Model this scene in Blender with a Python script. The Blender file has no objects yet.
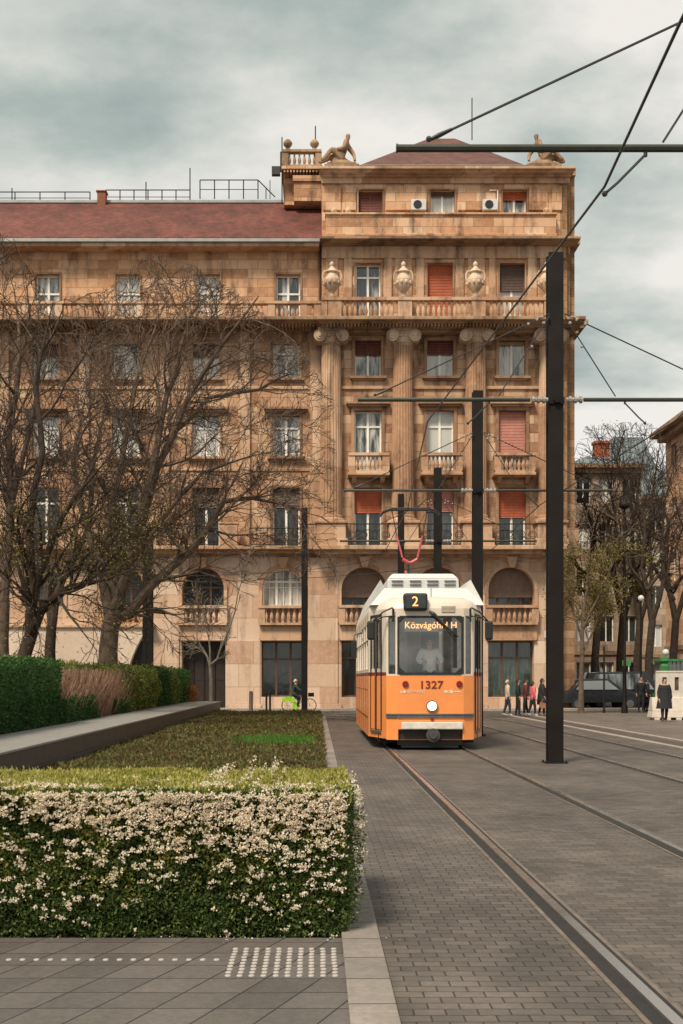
import bpy, bmesh, math, random
from mathutils import Vector, Matrix, noise as mnoise
random.seed(7)
PI = math.pi
scene = bpy.context.scene
COL = scene.collection
F = 1150.0; VX = 316.5; HY = 679.0; CH = 1.55

def at(px, py, D):
    return Vector(((px-VX)*D/F, D, CH+(HY-py)*D/F))
def gd(py):
    return CH*F/(py-HY)

# ------------------------------------------------------------------ materials
def newmat(name):
    m = bpy.data.materials.new(name); m.use_nodes = True
    nt = m.node_tree; nt.nodes.clear()
    out = nt.nodes.new('ShaderNodeOutputMaterial')
    return m, nt, out
def lk(nt, a, b): nt.links.new(a, b)
def mathn(nt, op, a, b=None, c=None):
    n = nt.nodes.new('ShaderNodeMath'); n.operation = op
    for i, v in enumerate((a, b, c)):
        if v is None: continue
        if isinstance(v, (int, float)): n.inputs[i].default_value = v
        else: lk(nt, v, n.inputs[i])
    return n.outputs[0]
def mixc(nt, fac, a, b, mode='MIX'):
    n = nt.nodes.new('ShaderNodeMix'); n.data_type = 'RGBA'; n.blend_type = mode
    for idx, v in ((0, fac), (6, a), (7, b)):
        if isinstance(v, (int, float)): n.inputs[idx].default_value = v
        elif isinstance(v, tuple): n.inputs[idx].default_value = (*v[:3], 1)
        else: lk(nt, v, n.inputs[idx])
    return n.outputs[2]
def ramp(nt, fac, stops):
    n = nt.nodes.new('ShaderNodeValToRGB'); cr = n.color_ramp
    while len(cr.elements) < len(stops): cr.elements.new(0.5)
    for e, (p, c) in zip(cr.elements, stops):
        e.position = p
        e.color = (*c, 1) if isinstance(c, tuple) else (c, c, c, 1)
    lk(nt, fac, n.inputs[0]); return n.outputs[0]
def wpos(nt):
    return nt.nodes.new('ShaderNodeNewGeometry').outputs['Position']
def vmul(nt, v, s):
    n = nt.nodes.new('ShaderNodeVectorMath'); n.operation = 'MULTIPLY'
    lk(nt, v, n.inputs[0]); n.inputs[1].default_value = s; return n.outputs[0]
def noisen(nt, vec, scale, detail=4, rough=0.55):
    n = nt.nodes.new('ShaderNodeTexNoise'); n.inputs['Scale'].default_value = scale
    n.inputs['Detail'].default_value = detail; n.inputs['Roughness'].default_value = rough
    if vec is not None: lk(nt, vec, n.inputs['Vector'])
    return n.outputs['Fac']
def bsdf(nt, out, color, rough=0.6, metal=0.0, spec=0.5, bump=None, bs=0.3, bd=0.02):
    p = nt.nodes.new('ShaderNodeBsdfPrincipled')
    if isinstance(color, tuple): p.inputs['Base Color'].default_value = (*color, 1)
    else: lk(nt, color, p.inputs['Base Color'])
    if isinstance(rough, (int, float)): p.inputs['Roughness'].default_value = rough
    else: lk(nt, rough, p.inputs['Roughness'])
    p.inputs['Metallic'].default_value = metal
    p.inputs['Specular IOR Level'].default_value = spec
    if bump is not None:
        b = nt.nodes.new('ShaderNodeBump'); b.inputs['Strength'].default_value = bs
        b.inputs['Distance'].default_value = bd
        lk(nt, bump, b.inputs['Height']); lk(nt, b.outputs[0], p.inputs['Normal'])
    lk(nt, p.outputs[0], out.inputs['Surface']); return p
MATS = {}
def simple(name, color, rough=0.6, metal=0.0, var=0.25, scale=6.0, spec=0.5, bump=0.15):
    if name in MATS: return MATS[name]
    m, nt, out = newmat(name)
    pos = nt.nodes.new('ShaderNodeTexCoord').outputs['Object']
    f = noisen(nt, pos, scale, 5, 0.6)
    f2 = noisen(nt, pos, scale*7, 3, 0.6)
    lo = tuple(c*(1-var) for c in color); hi = tuple(min(1, c*(1+var)) for c in color)
    c = ramp(nt, f, [(0.3, lo), (0.7, hi)])
    r = mathn(nt, 'MULTIPLY_ADD', f2, 0.2, max(0.02, rough-0.1))
    bsdf(nt, out, c, r, metal, spec, f2, bump, 0.01)
    MATS[name] = m; return m
def stone(name, c1, c2, pale, bw, rh, stain=0.6, mortar=0.55, scale_n=1.0, lower=False):
    m, nt, out = newmat(name)
    pos = wpos(nt)
    sep = nt.nodes.new('ShaderNodeSeparateXYZ'); lk(nt, pos, sep.inputs[0])
    u = mathn(nt, 'ADD', sep.outputs[0], mathn(nt, 'MULTIPLY', sep.outputs[1], 0.98))
    cmb = nt.nodes.new('ShaderNodeCombineXYZ'); lk(nt, u, cmb.inputs[0]); lk(nt, sep.outputs[2], cmb.inputs[1])
    br = nt.nodes.new('ShaderNodeTexBrick'); lk(nt, cmb.outputs[0], br.inputs['Vector'])
    br.inputs['Scale'].default_value = 1; br.inputs['Brick Width'].default_value = bw
    br.inputs['Row Height'].default_value = rh; br.inputs['Mortar Size'].default_value = 0.012
    br.inputs['Mortar Smooth'].default_value = 0.3; br.inputs['Bias'].default_value = 0.0
    br.inputs['Color1'].default_value = (0, 0, 0, 1); br.inputs['Color2'].default_value = (1, 1, 1, 1)
    br.inputs['Mortar'].default_value = (0.5, 0.5, 0.5, 1)
    blk = ramp(nt, br.outputs['Color'], [(0.0, c2), (0.35, c1), (0.7, tuple((a+b)/2 for a, b in zip(c1, pale))), (1.0, pale)])
    n1 = noisen(nt, pos, 0.35*scale_n, 5, 0.6)
    c = mixc(nt, ramp(nt, n1, [(0.35, 0.0), (0.65, 0.4)]), blk, c1)
    # grime: streaky vertical stains and blotches
    st = noisen(nt, vmul(nt, pos, (1.6, 1.6, 0.28)), 1.1, 6, 0.65)
    gm = ramp(nt, st, [(0.50, 0.0), (0.70, 1.0)])
    c = mixc(nt, mathn(nt, 'MULTIPLY', gm, stain), c, tuple(x*0.42 for x in (c2[0]*0.9, c2[1]*0.9, c2[2])))
    n3 = noisen(nt, pos, 4.0, 6, 0.7)
    c = mixc(nt, mathn(nt, 'MULTIPLY', ramp(nt, n3, [(0.45, 0.0), (0.8, 1.0)]), 0.5), c, pale)
    c = mixc(nt, ramp(nt, noisen(nt, pos, 9.0, 6, 0.7), [(0.55, 0.0), (0.75, 0.4)]), c, tuple(x*0.5 for x in c2))
    c = mixc(nt, mathn(nt, 'MULTIPLY', br.outputs['Fac'], mortar), c, tuple(x*0.35 for x in c2))
    hb = mathn(nt, 'SUBTRACT', mathn(nt, 'MULTIPLY', n3, 0.6), br.outputs['Fac'])
    bsdf(nt, out, c, 0.88, 0, 0.2, hb, 0.5, 0.03)
    MATS[name] = m; return m
def foliage(name, stops, transl=0.35, rough=0.55, ra=0.6, na=0.45, ns=1.7):
    m, nt, out = newmat(name)
    g = nt.nodes.new('ShaderNodeNewGeometry')
    n = noisen(nt, g.outputs['Position'], ns, 3, 0.6)
    f = mathn(nt, 'ADD', mathn(nt, 'MULTIPLY', g.outputs['Random Per Island'], ra), mathn(nt, 'MULTIPLY', n, na))
    c = ramp(nt, f, stops)
    p = nt.nodes.new('ShaderNodeBsdfPrincipled'); lk(nt, c, p.inputs['Base Color']); p.inputs['Roughness'].default_value = rough
    p.inputs['Specular IOR Level'].default_value = 0.25
    t = nt.nodes.new('ShaderNodeBsdfTranslucent'); lk(nt, c, t.inputs['Color'])
    mx = nt.nodes.new('ShaderNodeMixShader'); mx.inputs[0].default_value = transl
    lk(nt, p.outputs[0], mx.inputs[1]); lk(nt, t.outputs[0], mx.inputs[2]); lk(nt, mx.outputs[0], out.inputs['Surface'])
    MATS[name] = m; return m
def glass(name, transp=0.75, refl=0.2):
    m, nt, out = newmat(name)
    fr = nt.nodes.new('ShaderNodeFresnel'); fr.inputs[0].default_value = 1.5
    tr = nt.nodes.new('ShaderNodeBsdfTransparent'); tr.inputs[0].default_value = (transp, transp*1.02, transp*1.0, 1)
    gl = nt.nodes.new('ShaderNodeBsdfGlossy'); gl.inputs['Roughness'].default_value = 0.03
    mx = nt.nodes.new('ShaderNodeMixShader')
    fac = mathn(nt, 'MINIMUM', mathn(nt, 'MULTIPLY_ADD', fr.outputs[0], 1.4, refl), 1.0)
    lk(nt, fac, mx.inputs[0])
    lk(nt, tr.outputs[0], mx.inputs[1]); lk(nt, gl.outputs[0], mx.inputs[2]); lk(nt, mx.outputs[0], out.inputs['Surface'])
    MATS[name] = m; return m
def pane(name, dark, light, amt=0.5):
    """window pane with curtains / interior seen as soft pattern behind glossy glass"""
    m, nt, out = newmat(name)
    pos = wpos(nt)
    n = noisen(nt, vmul(nt, pos, (3.0, 3.0, 0.5)), 1.3, 3, 0.6)
    oi = nt.nodes.new('ShaderNodeObjectInfo')
    f = mathn(nt, 'ADD', n, mathn(nt, 'MULTIPLY_ADD', oi.outputs['Random'], 0.5, amt-0.75))
    c = ramp(nt, f, [(0.42, dark), (0.62, light)])
    p = bsdf(nt, out, c, 0.08, 0, 0.9, noisen(nt, pos, 1.2, 2), 0.10, 0.05)
    MATS[name] = m; return m
def pavers(name, c1, c2, bw, rh, mortar, rot=0.0, ms=0.006, shear=0.0, bumpd=0.01, offs=0.5, rough=0.75, big=0.35):
    m, nt, out = newmat(name)
    pos = wpos(nt)
    sep = nt.nodes.new('ShaderNodeSeparateXYZ'); lk(nt, pos, sep.inputs[0])
    cr, sr = math.cos(rot), math.sin(rot)
    u = mathn(nt, 'ADD', mathn(nt, 'MULTIPLY', sep.outputs[0], cr), mathn(nt, 'MULTIPLY', sep.outputs[1], sr))
    v = mathn(nt, 'SUBTRACT', mathn(nt, 'MULTIPLY', sep.outputs[1], cr), mathn(nt, 'MULTIPLY', sep.outputs[0], sr))
    if shear: 
        row = mathn(nt, 'FLOOR', mathn(nt, 'DIVIDE', v, rh))
        u = mathn(nt, 'ADD', u, mathn(nt, 'MULTIPLY', v, shear/rh))
    wob = noisen(nt, pos, 1.2, 2)
    v = mathn(nt, 'ADD', v, mathn(nt, 'MULTIPLY', wob, 0.03))
    cmb = nt.nodes.new('ShaderNodeCombineXYZ'); lk(nt, u, cmb.inputs[0]); lk(nt, v, cmb.inputs[1])
    br = nt.nodes.new('ShaderNodeTexBrick'); lk(nt, cmb.outputs[0], br.inputs['Vector'])
    br.offset = offs; br.inputs['Scale'].default_value = 1
    br.inputs['Brick Width'].default_value = bw; br.inputs['Row Height'].default_value = rh
    br.inputs['Mortar Size'].default_value = ms; br.inputs['Mortar Smooth'].default_value = 0.2
    br.inputs['Color1'].default_value = (*c1, 1); br.inputs['Color2'].default_value = (*c2, 1)
    br.inputs['Mortar'].default_value = (*mortar, 1)
    n = noisen(nt, pos, 0.5, 5, 0.65); n2 = noisen(nt, pos, 22, 4, 0.7)
    n4 = noisen(nt, vmul(nt, pos, (1.2, 0.35, 1)), 1.6, 4, 0.6)
    c = mixc(nt, big, br.outputs['Color'], ramp(nt, n, [(0.3, 0.25), (0.7, 0.75)]), 'OVERLAY')
    c = mixc(nt, 0.35, c, ramp(nt, n4, [(0.35, 0.3), (0.65, 0.7)]), 'OVERLAY')
    c = mixc(nt, 0.5, c, ramp(nt, n2, [(0.3, 0.35), (0.7, 0.65)]), 'OVERLAY')
    r = mathn(nt, 'MULTIPLY_ADD', n, -0.3, rough+0.12)
    hb = mathn(nt, 'SUBTRACT', mathn(nt, 'MULTIPLY', n2, 0.35), br.outputs['Fac'])
    bsdf(nt, out, c, r, 0, 0.4, hb, 0.6, bumpd)
    MATS[name] = m; return m

# ------------------------------------------------------------------ mesh builder
class MB:
    def __init__(s): s.v = []; s.f = []; s.smooth = False; s.mi = []; s.cm = 0
    def add(s, vs, fs):
        b = len(s.v); s.v.extend([tuple(x) for x in vs]); s.f.extend([tuple(b+i for i in f) for f in fs]); s.mi.extend([s.cm]*len(fs))
    def quad(s, a, b, c, d): s.add((a, b, c, d), ((0, 1, 2, 3),))
    def box(s, x0, x1, y0, y1, z0, z1, M=None):
        vs = [Vector((x, y, z)) for z in (z0, z1) for y in (y0, y1) for x in (x0, x1)]
        if M: vs = [M @ v for v in vs]
        s.add(vs, ((0, 2, 3, 1), (4, 5, 7, 6), (0, 1, 5, 4), (2, 6, 7, 3), (0, 4, 6, 2), (1, 3, 7, 5)))
    def frustum(s, c0, hx0, hy0, c1, hx1, hy1):
        vs = [(c0[0]+a*hx0, c0[1]+b*hy0, c0[2]) for a, b in ((-1, -1), (1, -1), (1, 1), (-1, 1))]
        vs += [(c1[0]+a*hx1, c1[1]+b*hy1, c1[2]) for a, b in ((-1, -1), (1, -1), (1, 1), (-1, 1))]
        s.add(vs, ((3, 2, 1, 0), (4, 5, 6, 7), (0, 1, 5, 4), (1, 2, 6, 5), (2, 3, 7, 6), (3, 0, 4, 7)))
    def rings(s, rs, cap=True, closed=True):
        n = len(rs[0]); b = len(s.v); fs = []
        vs = [p for r in rs for p in r]
        for i in range(len(rs)-1):
            for j in range(n if closed else n-1):
                k = (j+1) % n
                fs.append((i*n+j, i*n+k, (i+1)*n+k, (i+1)*n+j))
        if cap and closed: fs.append(tuple(range(n-1, -1, -1))); fs.append(tuple((len(rs)-1)*n+j for j in range(n)))
        s.add(vs, fs)
    def lathe(s, cx, cy, prof, n=10, sx=1, sy=1):
        s.rings([[(cx+r*sx*math.cos(2*PI*j/n), cy+r*sy*math.sin(2*PI*j/n), z) for j in range(n)] for r, z in prof])
    def tube(s, pts, rad, n=6, cap=True):
        pts = [Vector(p) for p in pts]
        if isinstance(rad, (int, float)): rad = [rad]*len(pts)
        rs = []; prev = None
        for i, p in enumerate(pts):
            t = (pts[min(i+1, len(pts)-1)]-pts[max(i-1, 0)])
            if t.length < 1e-9: t = Vector((0, 0, 1))
            t.normalize()
            if prev is None:
                a = t.cross(Vector((0, 0, 1)))
                if a.length < 0.1: a = t.cross(Vector((1, 0, 0)))
            else: a = prev - t*prev.dot(t)
            if a.length < 1e-6: a = t.orthogonal()
            a.normalize(); prev = a; b = t.cross(a)
            rs.append([p+(a*math.cos(2*PI*j/n)+b*math.sin(2*PI*j/n))*rad[i] for j in range(n)])
        s.rings(rs, cap)
    def ball(s, c, r, n=8, sx=1, sy=1, sz=1):
        m = max(4, n//2+1)
        s.rings([[(c[0]+r*sx*math.sin(PI*(i+.02)/(m+.04))*math.cos(2*PI*j/n), c[1]+r*sy*math.sin(PI*(i+.02)/(m+.04))*math.sin(2*PI*j/n), c[2]-r*sz*math.cos(PI*(i+.02)/(m+.04))) for j in range(n)] for i in range(m+1)])
    def prism(s, poly, d0, d1, axis='y'):
        def P(u, v, w): return {'y': (u, w, v), 'x': (w, u, v), 'z': (u, v, w)}[axis]
        n = len(poly)
        vs = [P(u, v, d0) for u, v in poly]+[P(u, v, d1) for u, v in poly]
        fs = [tuple(range(n)), tuple(range(2*n-1, n-1, -1))]+[(i, n+i, n+(i+1) % n, (i+1) % n) for i in range(n)]
        s.add(vs, fs)
    def disc(s, c, r, axis, th, n=16):
        a = Vector(axis).normalized(); s.tube([Vector(c)-a*th/2, Vector(c)+a*th/2], r, n)
    def build(s, name, mat, parent=None, smooth=False, bevel=0):
        me = bpy.data.meshes.new(name); me.from_pydata(s.v, [], s.f)
        mats = mat if isinstance(mat, (list, tuple)) else [mat]
        for m in mats: me.materials.append(m)
        if len(mats) > 1: me.polygons.foreach_set('material_index', s.mi)
        if smooth or s.smooth: me.polygons.foreach_set('use_smooth', [True]*len(me.polygons))
        me.update()
        o = bpy.data.objects.new(name, me); COL.objects.link(o)
        if parent: o.parent = parent
        if bevel:
            b = o.modifiers.new('bevel', 'BEVEL'); b.width = bevel; b.segments = 2; b.limit_method = 'ANGLE'
        if smooth and len(me.polygons) < 60000:
            bm = bmesh.new(); bm.from_mesh(me); bmesh.ops.recalc_face_normals(bm, faces=bm.faces)
            for e in bm.edges:
                if len(e.link_faces) == 2 and e.calc_face_angle(0) > 0.9: e.smooth = False
            bm.to_mesh(me); bm.free()
        elif len(me.polygons) < 60000:
            bm = bmesh.new(); bm.from_mesh(me); bmesh.ops.recalc_face_normals(bm, faces=bm.faces); bm.to_mesh(me); bm.free()
        return o
def tag(o, label=None, cat=None, group=None, kind=None):
    if label: o['label'] = label
    if cat: o['category'] = cat
    if group: o['group'] = group
    if kind: o['kind'] = kind
    return o
def empty(name, loc=(0, 0, 0), rz=0.0, label=None, cat=None, group=None):
    o = bpy.data.objects.new(name, None); COL.objects.link(o); o.location = loc; o.rotation_euler = (0, 0, rz)
    return tag(o, label, cat, group)
def copy_tree(o, parent=None):
    c = o.copy(); COL.objects.link(c); c.parent = parent
    for ch in list(o.children): copy_tree(ch, c)
    return c
def wall_cells(mb, P, u0, u1, v0, v1, ops, depth):
    """wall sheet in a local frame P(u,v,w) with real openings and their reveals"""
    cur = u0
    def q(a, b, c, d): mb.quad(P(*a), P(*b), P(*c), P(*d))
    for (uc, w, vb, vt, arch) in sorted(ops):
        a, b = uc-w/2, uc+w/2
        if a > cur: q((cur, v0, 0), (a, v0, 0), (a, v1, 0), (cur, v1, 0))
        if vb > v0: q((a, v0, 0), (b, v0, 0), (b, vb, 0), (a, vb, 0))
        if arch:
            r = w/2; sp = vt-r; N = 14
            pts = [(uc-r*math.cos(PI*i/N), sp+r*math.sin(PI*i/N)) for i in range(N+1)]
            for i in range(N):
                p, p2 = pts[i], pts[i+1]
                q((p[0], p[1], 0), (p2[0], p2[1], 0), (p2[0], v1, 0), (p[0], v1, 0))
                q((p[0], p[1], 0), (p2[0], p2[1], 0), (p2[0], p2[1], depth), (p[0], p[1], depth))
        else:
            sp = vt
            if vt < v1: q((a, vt, 0), (b, vt, 0), (b, v1, 0), (a, v1, 0))
            q((a, vt, 0), (b, vt, 0), (b, vt, depth), (a, vt, depth))
        q((a, vb, 0), (a, sp, 0), (a, sp, depth), (a, vb, depth)); q((b, vb, 0), (b, sp, 0), (b, sp, depth), (b, vb, depth))
        q((a, vb, 0), (b, vb, 0), (b, vb, depth), (a, vb, depth))
        cur = b
    if u1 > cur: q((cur, v0, 0), (u1, v0, 0), (u1, v1, 0), (cur, v1, 0))

# ------------------------------------------------------------------ material set
ST = stone('sandstone', (.53, .29, .16), (.32, .165, .09), (.70, .50, .34), 1.0, 0.46, 0.9)
STM = stone('sandstone_trim', (.46, .275, .165), (.33, .185, .11), (.66, .48, .34), 2.2, 3.0, 0.85, 0.3)
ST2_ = stone('dark_sandstone', (.38, .21, .12), (.20, .108, .065), (.60, .42, .28), 1.0, 0.46, 1.0)  # darker brown sandstone tone for the middle storeys
STC = stone('sandstone_pale', (.56, .41, .29), (.40, .28, .19), (.70, .56, .42), 2.2, 3.0, 0.9, 0.2)
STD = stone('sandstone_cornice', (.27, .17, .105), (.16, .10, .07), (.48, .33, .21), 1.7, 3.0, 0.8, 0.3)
STL = stone('travertine', (.55, .38, .265), (.42, .24, .15), (.70, .54, .42), 1.5, 1.15, 0.55, 0.5)
STP = stone('pale_plaster', (.62, .50, .39), (.56, .44, .34), (.68, .56, .45), 3.0, 2.2, 0.15, 0.2)
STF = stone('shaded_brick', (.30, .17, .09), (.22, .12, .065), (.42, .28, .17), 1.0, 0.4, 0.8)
TILE = pavers('roof_tiles', (.165, .048, .031), (.10, .033, .024), .22, .16, (.06, .02, .02), ms=.01, big=.75)
WHITE = simple('white_frame', (.80, .78, .72), 0.5, var=.12, scale=3)
BROWNF = simple('brown_frame', (.10, .055, .035), 0.5)
PANE = pane('window_pane', (.03, .04, .042), (.50, .50, .46), 0.60)
PANED = pane('dark_pane', (.012, .016, .017), (.05, .06, .06), 0.45)
PANEG = pane('green_pane', (.018, .035, .03), (.06, .10, .085), 0.5)
SHR = simple('orange_shutter', (.46, .10, .035), 0.6, scale=1.5, var=.2)
SHD = simple('dark_red_shutter', (.16, .045, .03), 0.6, scale=1.5)
SHP = simple('pink_shutter', (.50, .20, .15), 0.65, scale=1.5, var=.15)
SHB = simple('brown_shutter', (.10, .06, .045), 0.6)
SHG = simple('grey_roller', (.17, .115, .088), 0.7, var=.2)
IRON = simple('black_iron', (.018, .018, .018), 0.55)
POLE = simple('pole_paint', (.012, .0095, .008), 0.6, var=.35, scale=2, spec=.18)
ARM = simple('arm_paint', (.03, .034, .022), 0.45, var=.2)
CABLE = simple('steel_cable', (.025, .025, .025), 0.5)
INS = simple('insulator', (.30, .27, .25), 0.5)
ORANGE = simple('tram_orange', (.84, .29, .085), 0.30, var=.07, scale=1.3, bump=0.03)
CREAM = simple('tram_cream', (.66, .58, .48), 0.35, var=.07, scale=1.5, bump=0.03)
TWHITE = simple('roof_white', (.58, .58, .56), 0.5, var=.09, scale=2)
MAROON = simple('tram_maroon', (.20, .022, .02), 0.4)
RUB = simple('black_rubber', (.014, .015, .015), 0.6)
GREYS = simple('grey_metal', (.16, .17, .17), 0.4, metal=.5)
REDL = simple('red_lens', (.24, .015, .012), 0.25)
GL = glass('clear_glass', transp=.97, refl=.12)
GLD = glass('tram_side_glass', transp=.82, refl=.12)
BARK = simple('bark_brown', (.125, .090, .067), 0.9, var=.45, scale=5, spec=.15, bump=.6)
BARK2 = simple('bark_dark', (.055, .040, .031), 0.9, var=.4, scale=5, spec=.15, bump=.5)
BARKP = simple('bark_pale', (.20, .17, .135), 0.9, var=.3, scale=8)
GRANITE = simple('dark_granite', (.045, .045, .044), 0.5, var=.3, scale=12)
GRTOP = simple('granite_top', (.24, .23, .215), 0.6, var=.2, scale=9)
CONC = simple('pale_kerb_stone', (.33, .28, .235), 0.85, var=.2, scale=9, bump=.3)
STEEL = simple('rail_steel', (.62, .58, .54), 0.27, metal=.9, var=.05, scale=.5, bump=0)
SKIN = simple('skin', (.50, .28, .20), 0.55, var=.08)
BLK = simple('black_cloth', (.016, .017, .02), 0.85)
SUNE = 3.8; EXPO = 0.24; CLOC = (20.3, -3.3, 0)
# ================================================================== BUILDING
S = F/57.4
def FX(px, Y=57.35): return (px-VX)*Y/F
def FZ(py, Y=57.35): return CH+(HY-py)*Y/F
YT, YW, YS = 57.3, 57.6, 58.4
bld = empty('apartment_building', (0, 0, 0), 0, 'ornate orange sandstone corner apartment block with columns, balconies and red roof behind the tram', 'building')
XL = FX(-160); XT = FX(322); XR = FX(560); XE = FX(577)
def PY(Y): return lambda u, v, w: (u, Y+w, v)
wing_x = [286-80.5*i for i in range(6)]
tow_x = [368, 440, 512]
ZB = FZ(553)     # top of ground storey
# ---- wing walls
up = MB(); um = MB(); lo = MB()
def strip(mb, Y, x0, x1, y1, y0, ops, depth=.38):
    wall_cells(mb, PY(Y), x0, x1, FZ(y0), FZ(y1), [(FX(c), w/S, FZ(b), FZ(t), a) for (c, w, b, t, a) in ops], depth)
strip(up, YW, XL, XT, 244, 320, [(x+2, 24, 316, 273, 0) for x in wing_x])
strip(um, YW, XL, XT, 320, 395, [(x, 26, 377, 343, 0) for x in wing_x])
strip(um, YW, XL, XT, 395, 470, [(x, 27, 456, 415, 0) for x in wing_x])
strip(um, YW, XL, XT, 470, 553, [(x, 27, 548, 487, 0) for x in wing_x])
strip(lo, YW, XL, XT, 553, 632, [(x-3, 42, 606, 567, 1) for x in wing_x], .7)
strip(lo, YW, XL, XT, 632, 710, [(283, 44, 697, 641, 0), (203, 44, 709.5, 641, 0)], 1.0)
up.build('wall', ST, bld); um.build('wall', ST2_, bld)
lo.build('wall', STL, bld)
# ---- tower walls
up = MB(); um = MB(); lo = MB()
strip(up, YT, XT, XR, 182, 245, [(x+2.5, 24, 215, 191, 0) for x in tow_x])
strip(up, YT, XT, XR, 245, 322, [(x, 25, 316, 264, 0) for x in tow_x])
strip(um, YT, XT, XR, 322, 395, [(x, 26, 377, 341, 0) for x in tow_x])
strip(um, YT, XT, XR, 395, 478, [(x, 27, 474, 411, 0) for x in tow_x])
strip(um, YT, XT, XR, 478, 553, [(x, 27, 548, 488, 0) for x in tow_x])
strip(lo, YT, XT, XR, 553, 632, [(c, 46, 606, 567, 1) for c in (364.5, 438, 511)], .8)
strip(lo, YT, XT, XR, 632, 710, [(c, 46, 697, 641, 0) for c in (364.5, 438, 511)], .8)
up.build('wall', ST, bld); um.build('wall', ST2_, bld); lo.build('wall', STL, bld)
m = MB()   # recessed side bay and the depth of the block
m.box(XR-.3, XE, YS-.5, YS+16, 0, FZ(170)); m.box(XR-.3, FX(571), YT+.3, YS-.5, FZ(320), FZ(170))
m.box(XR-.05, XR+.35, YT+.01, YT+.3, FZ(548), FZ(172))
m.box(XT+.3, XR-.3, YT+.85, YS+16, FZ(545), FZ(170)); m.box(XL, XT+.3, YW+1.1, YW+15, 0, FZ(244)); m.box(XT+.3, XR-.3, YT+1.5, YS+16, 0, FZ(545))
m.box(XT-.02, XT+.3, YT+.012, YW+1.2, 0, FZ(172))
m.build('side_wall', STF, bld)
# ---- trim boxes
def trim(name, mat, items, bev=0.02):
    if name in ('pilaster', 'attic_panel', 'plinth', 'pier', 'architrave') and len(items) > 1:
        for it in items: trim(name, mat, [it], bev)
        return
    mb = MB()
    for (x0, x1, y1, y0, Y, pr) in items:      # px x0,x1 ; py top,bottom ; wall plane ; projection
        Q = Y-pr; mb.box(FX(x0, Q), FX(x1, Q), Y-pr, Y+.02, FZ(y0, Q) if y0 < 705 else 0, FZ(y1, Q))
    return mb.build(name, mat, bld, bevel=bev)
xl = -160
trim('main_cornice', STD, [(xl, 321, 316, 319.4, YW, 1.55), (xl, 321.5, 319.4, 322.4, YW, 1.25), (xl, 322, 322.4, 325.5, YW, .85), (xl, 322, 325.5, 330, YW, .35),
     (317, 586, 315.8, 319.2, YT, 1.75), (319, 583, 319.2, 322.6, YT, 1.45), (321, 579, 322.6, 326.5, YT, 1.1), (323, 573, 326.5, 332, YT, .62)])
mb = MB(); mb2 = MB()
for i in range(200):
    x = xl+i*3.4
    if x < 316: mb.box(FX(x), FX(x+1.7), YW-1.1, YW-.3, FZ(325.2, 56.4), FZ(322.3, 56.4))
    if 324 < x < 572: mb2.box(FX(x), FX(x+1.7), YT-1.35, YT-.6, FZ(326, 56), FZ(322.5, 56))
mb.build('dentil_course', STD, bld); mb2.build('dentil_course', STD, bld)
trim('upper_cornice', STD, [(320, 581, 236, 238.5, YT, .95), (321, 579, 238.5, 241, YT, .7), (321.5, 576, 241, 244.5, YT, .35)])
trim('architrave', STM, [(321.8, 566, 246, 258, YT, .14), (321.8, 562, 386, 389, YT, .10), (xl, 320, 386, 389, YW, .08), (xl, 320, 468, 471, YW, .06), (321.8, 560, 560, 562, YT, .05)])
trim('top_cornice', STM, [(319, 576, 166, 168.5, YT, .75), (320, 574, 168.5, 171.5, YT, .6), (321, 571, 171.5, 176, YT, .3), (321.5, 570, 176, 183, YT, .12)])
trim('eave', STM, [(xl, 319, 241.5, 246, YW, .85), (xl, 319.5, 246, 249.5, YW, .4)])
gm = simple('zinc', (.30, .31, .30), .5, metal=.2, var=.2, scale=2)
trim('gutter', gm, [(xl, 320, 238.3, 241.5, YW, 1.0)])
trim('balcony_ledge', STM, [(xl, 321, 545.5, 549, YW, .95), (xl, 321, 549, 553, YW, .6), (xl, 321, 553, 556, YW, .18),
                            (313, 567, 545, 549.2, YT, 1.25), (315, 565, 549.2, 553.2, YT, .85), (320, 562, 553.2, 557, YT, .25)])
trim('parapet', ST, [(326, 556, 214, 234, YT, .42), (325, 557.5, 212.3, 214.2, YT, .52), (325, 557, 233, 236, YT, .55)])
mb = MB()
for px in (334, 348, 545): z_ = FZ(212.3, YT-.52); mb.ball((FX(px), YT-.25, z_+.18), .16, 10); mb.box(FX(px)-.17, FX(px)+.17, YT-.42, YT-.08, z_-.01, z_+.05)
mb.build('ball_finial', STM, bld, smooth=True)
trim('pilaster', STM, [(a, b, 258, 300, YT, .10) for a, b in ((326, 338), (344, 352), (384, 392), (395, 412), (416, 424), (456, 464), (468, 485), (489, 496), (528, 537), (540, 558))])
trim('pilaster', STM, [(x-46, x-36, 330, 545, YW, .16) for x in wing_x]+[(310, 321, 330, 545, YW, .14)])
trim('attic_panel', ST, [(a, b, 186, 210, YT, .09) for a, b in ((323, 341), (343, 356), (386, 427), (458, 496), (529, 548), (552, 562))])
trim('plinth', STL, [(226, 261, 704, 710, YW, .12), (306, 342, 704, 710, YW, .42), (388, 415, 704, 710, YT, .12), (461, 488, 704, 710, YT, .12), (534.5, 563, 704, 710, YT, .12), (155, 180, 704, 710, YW, .12)])
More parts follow.
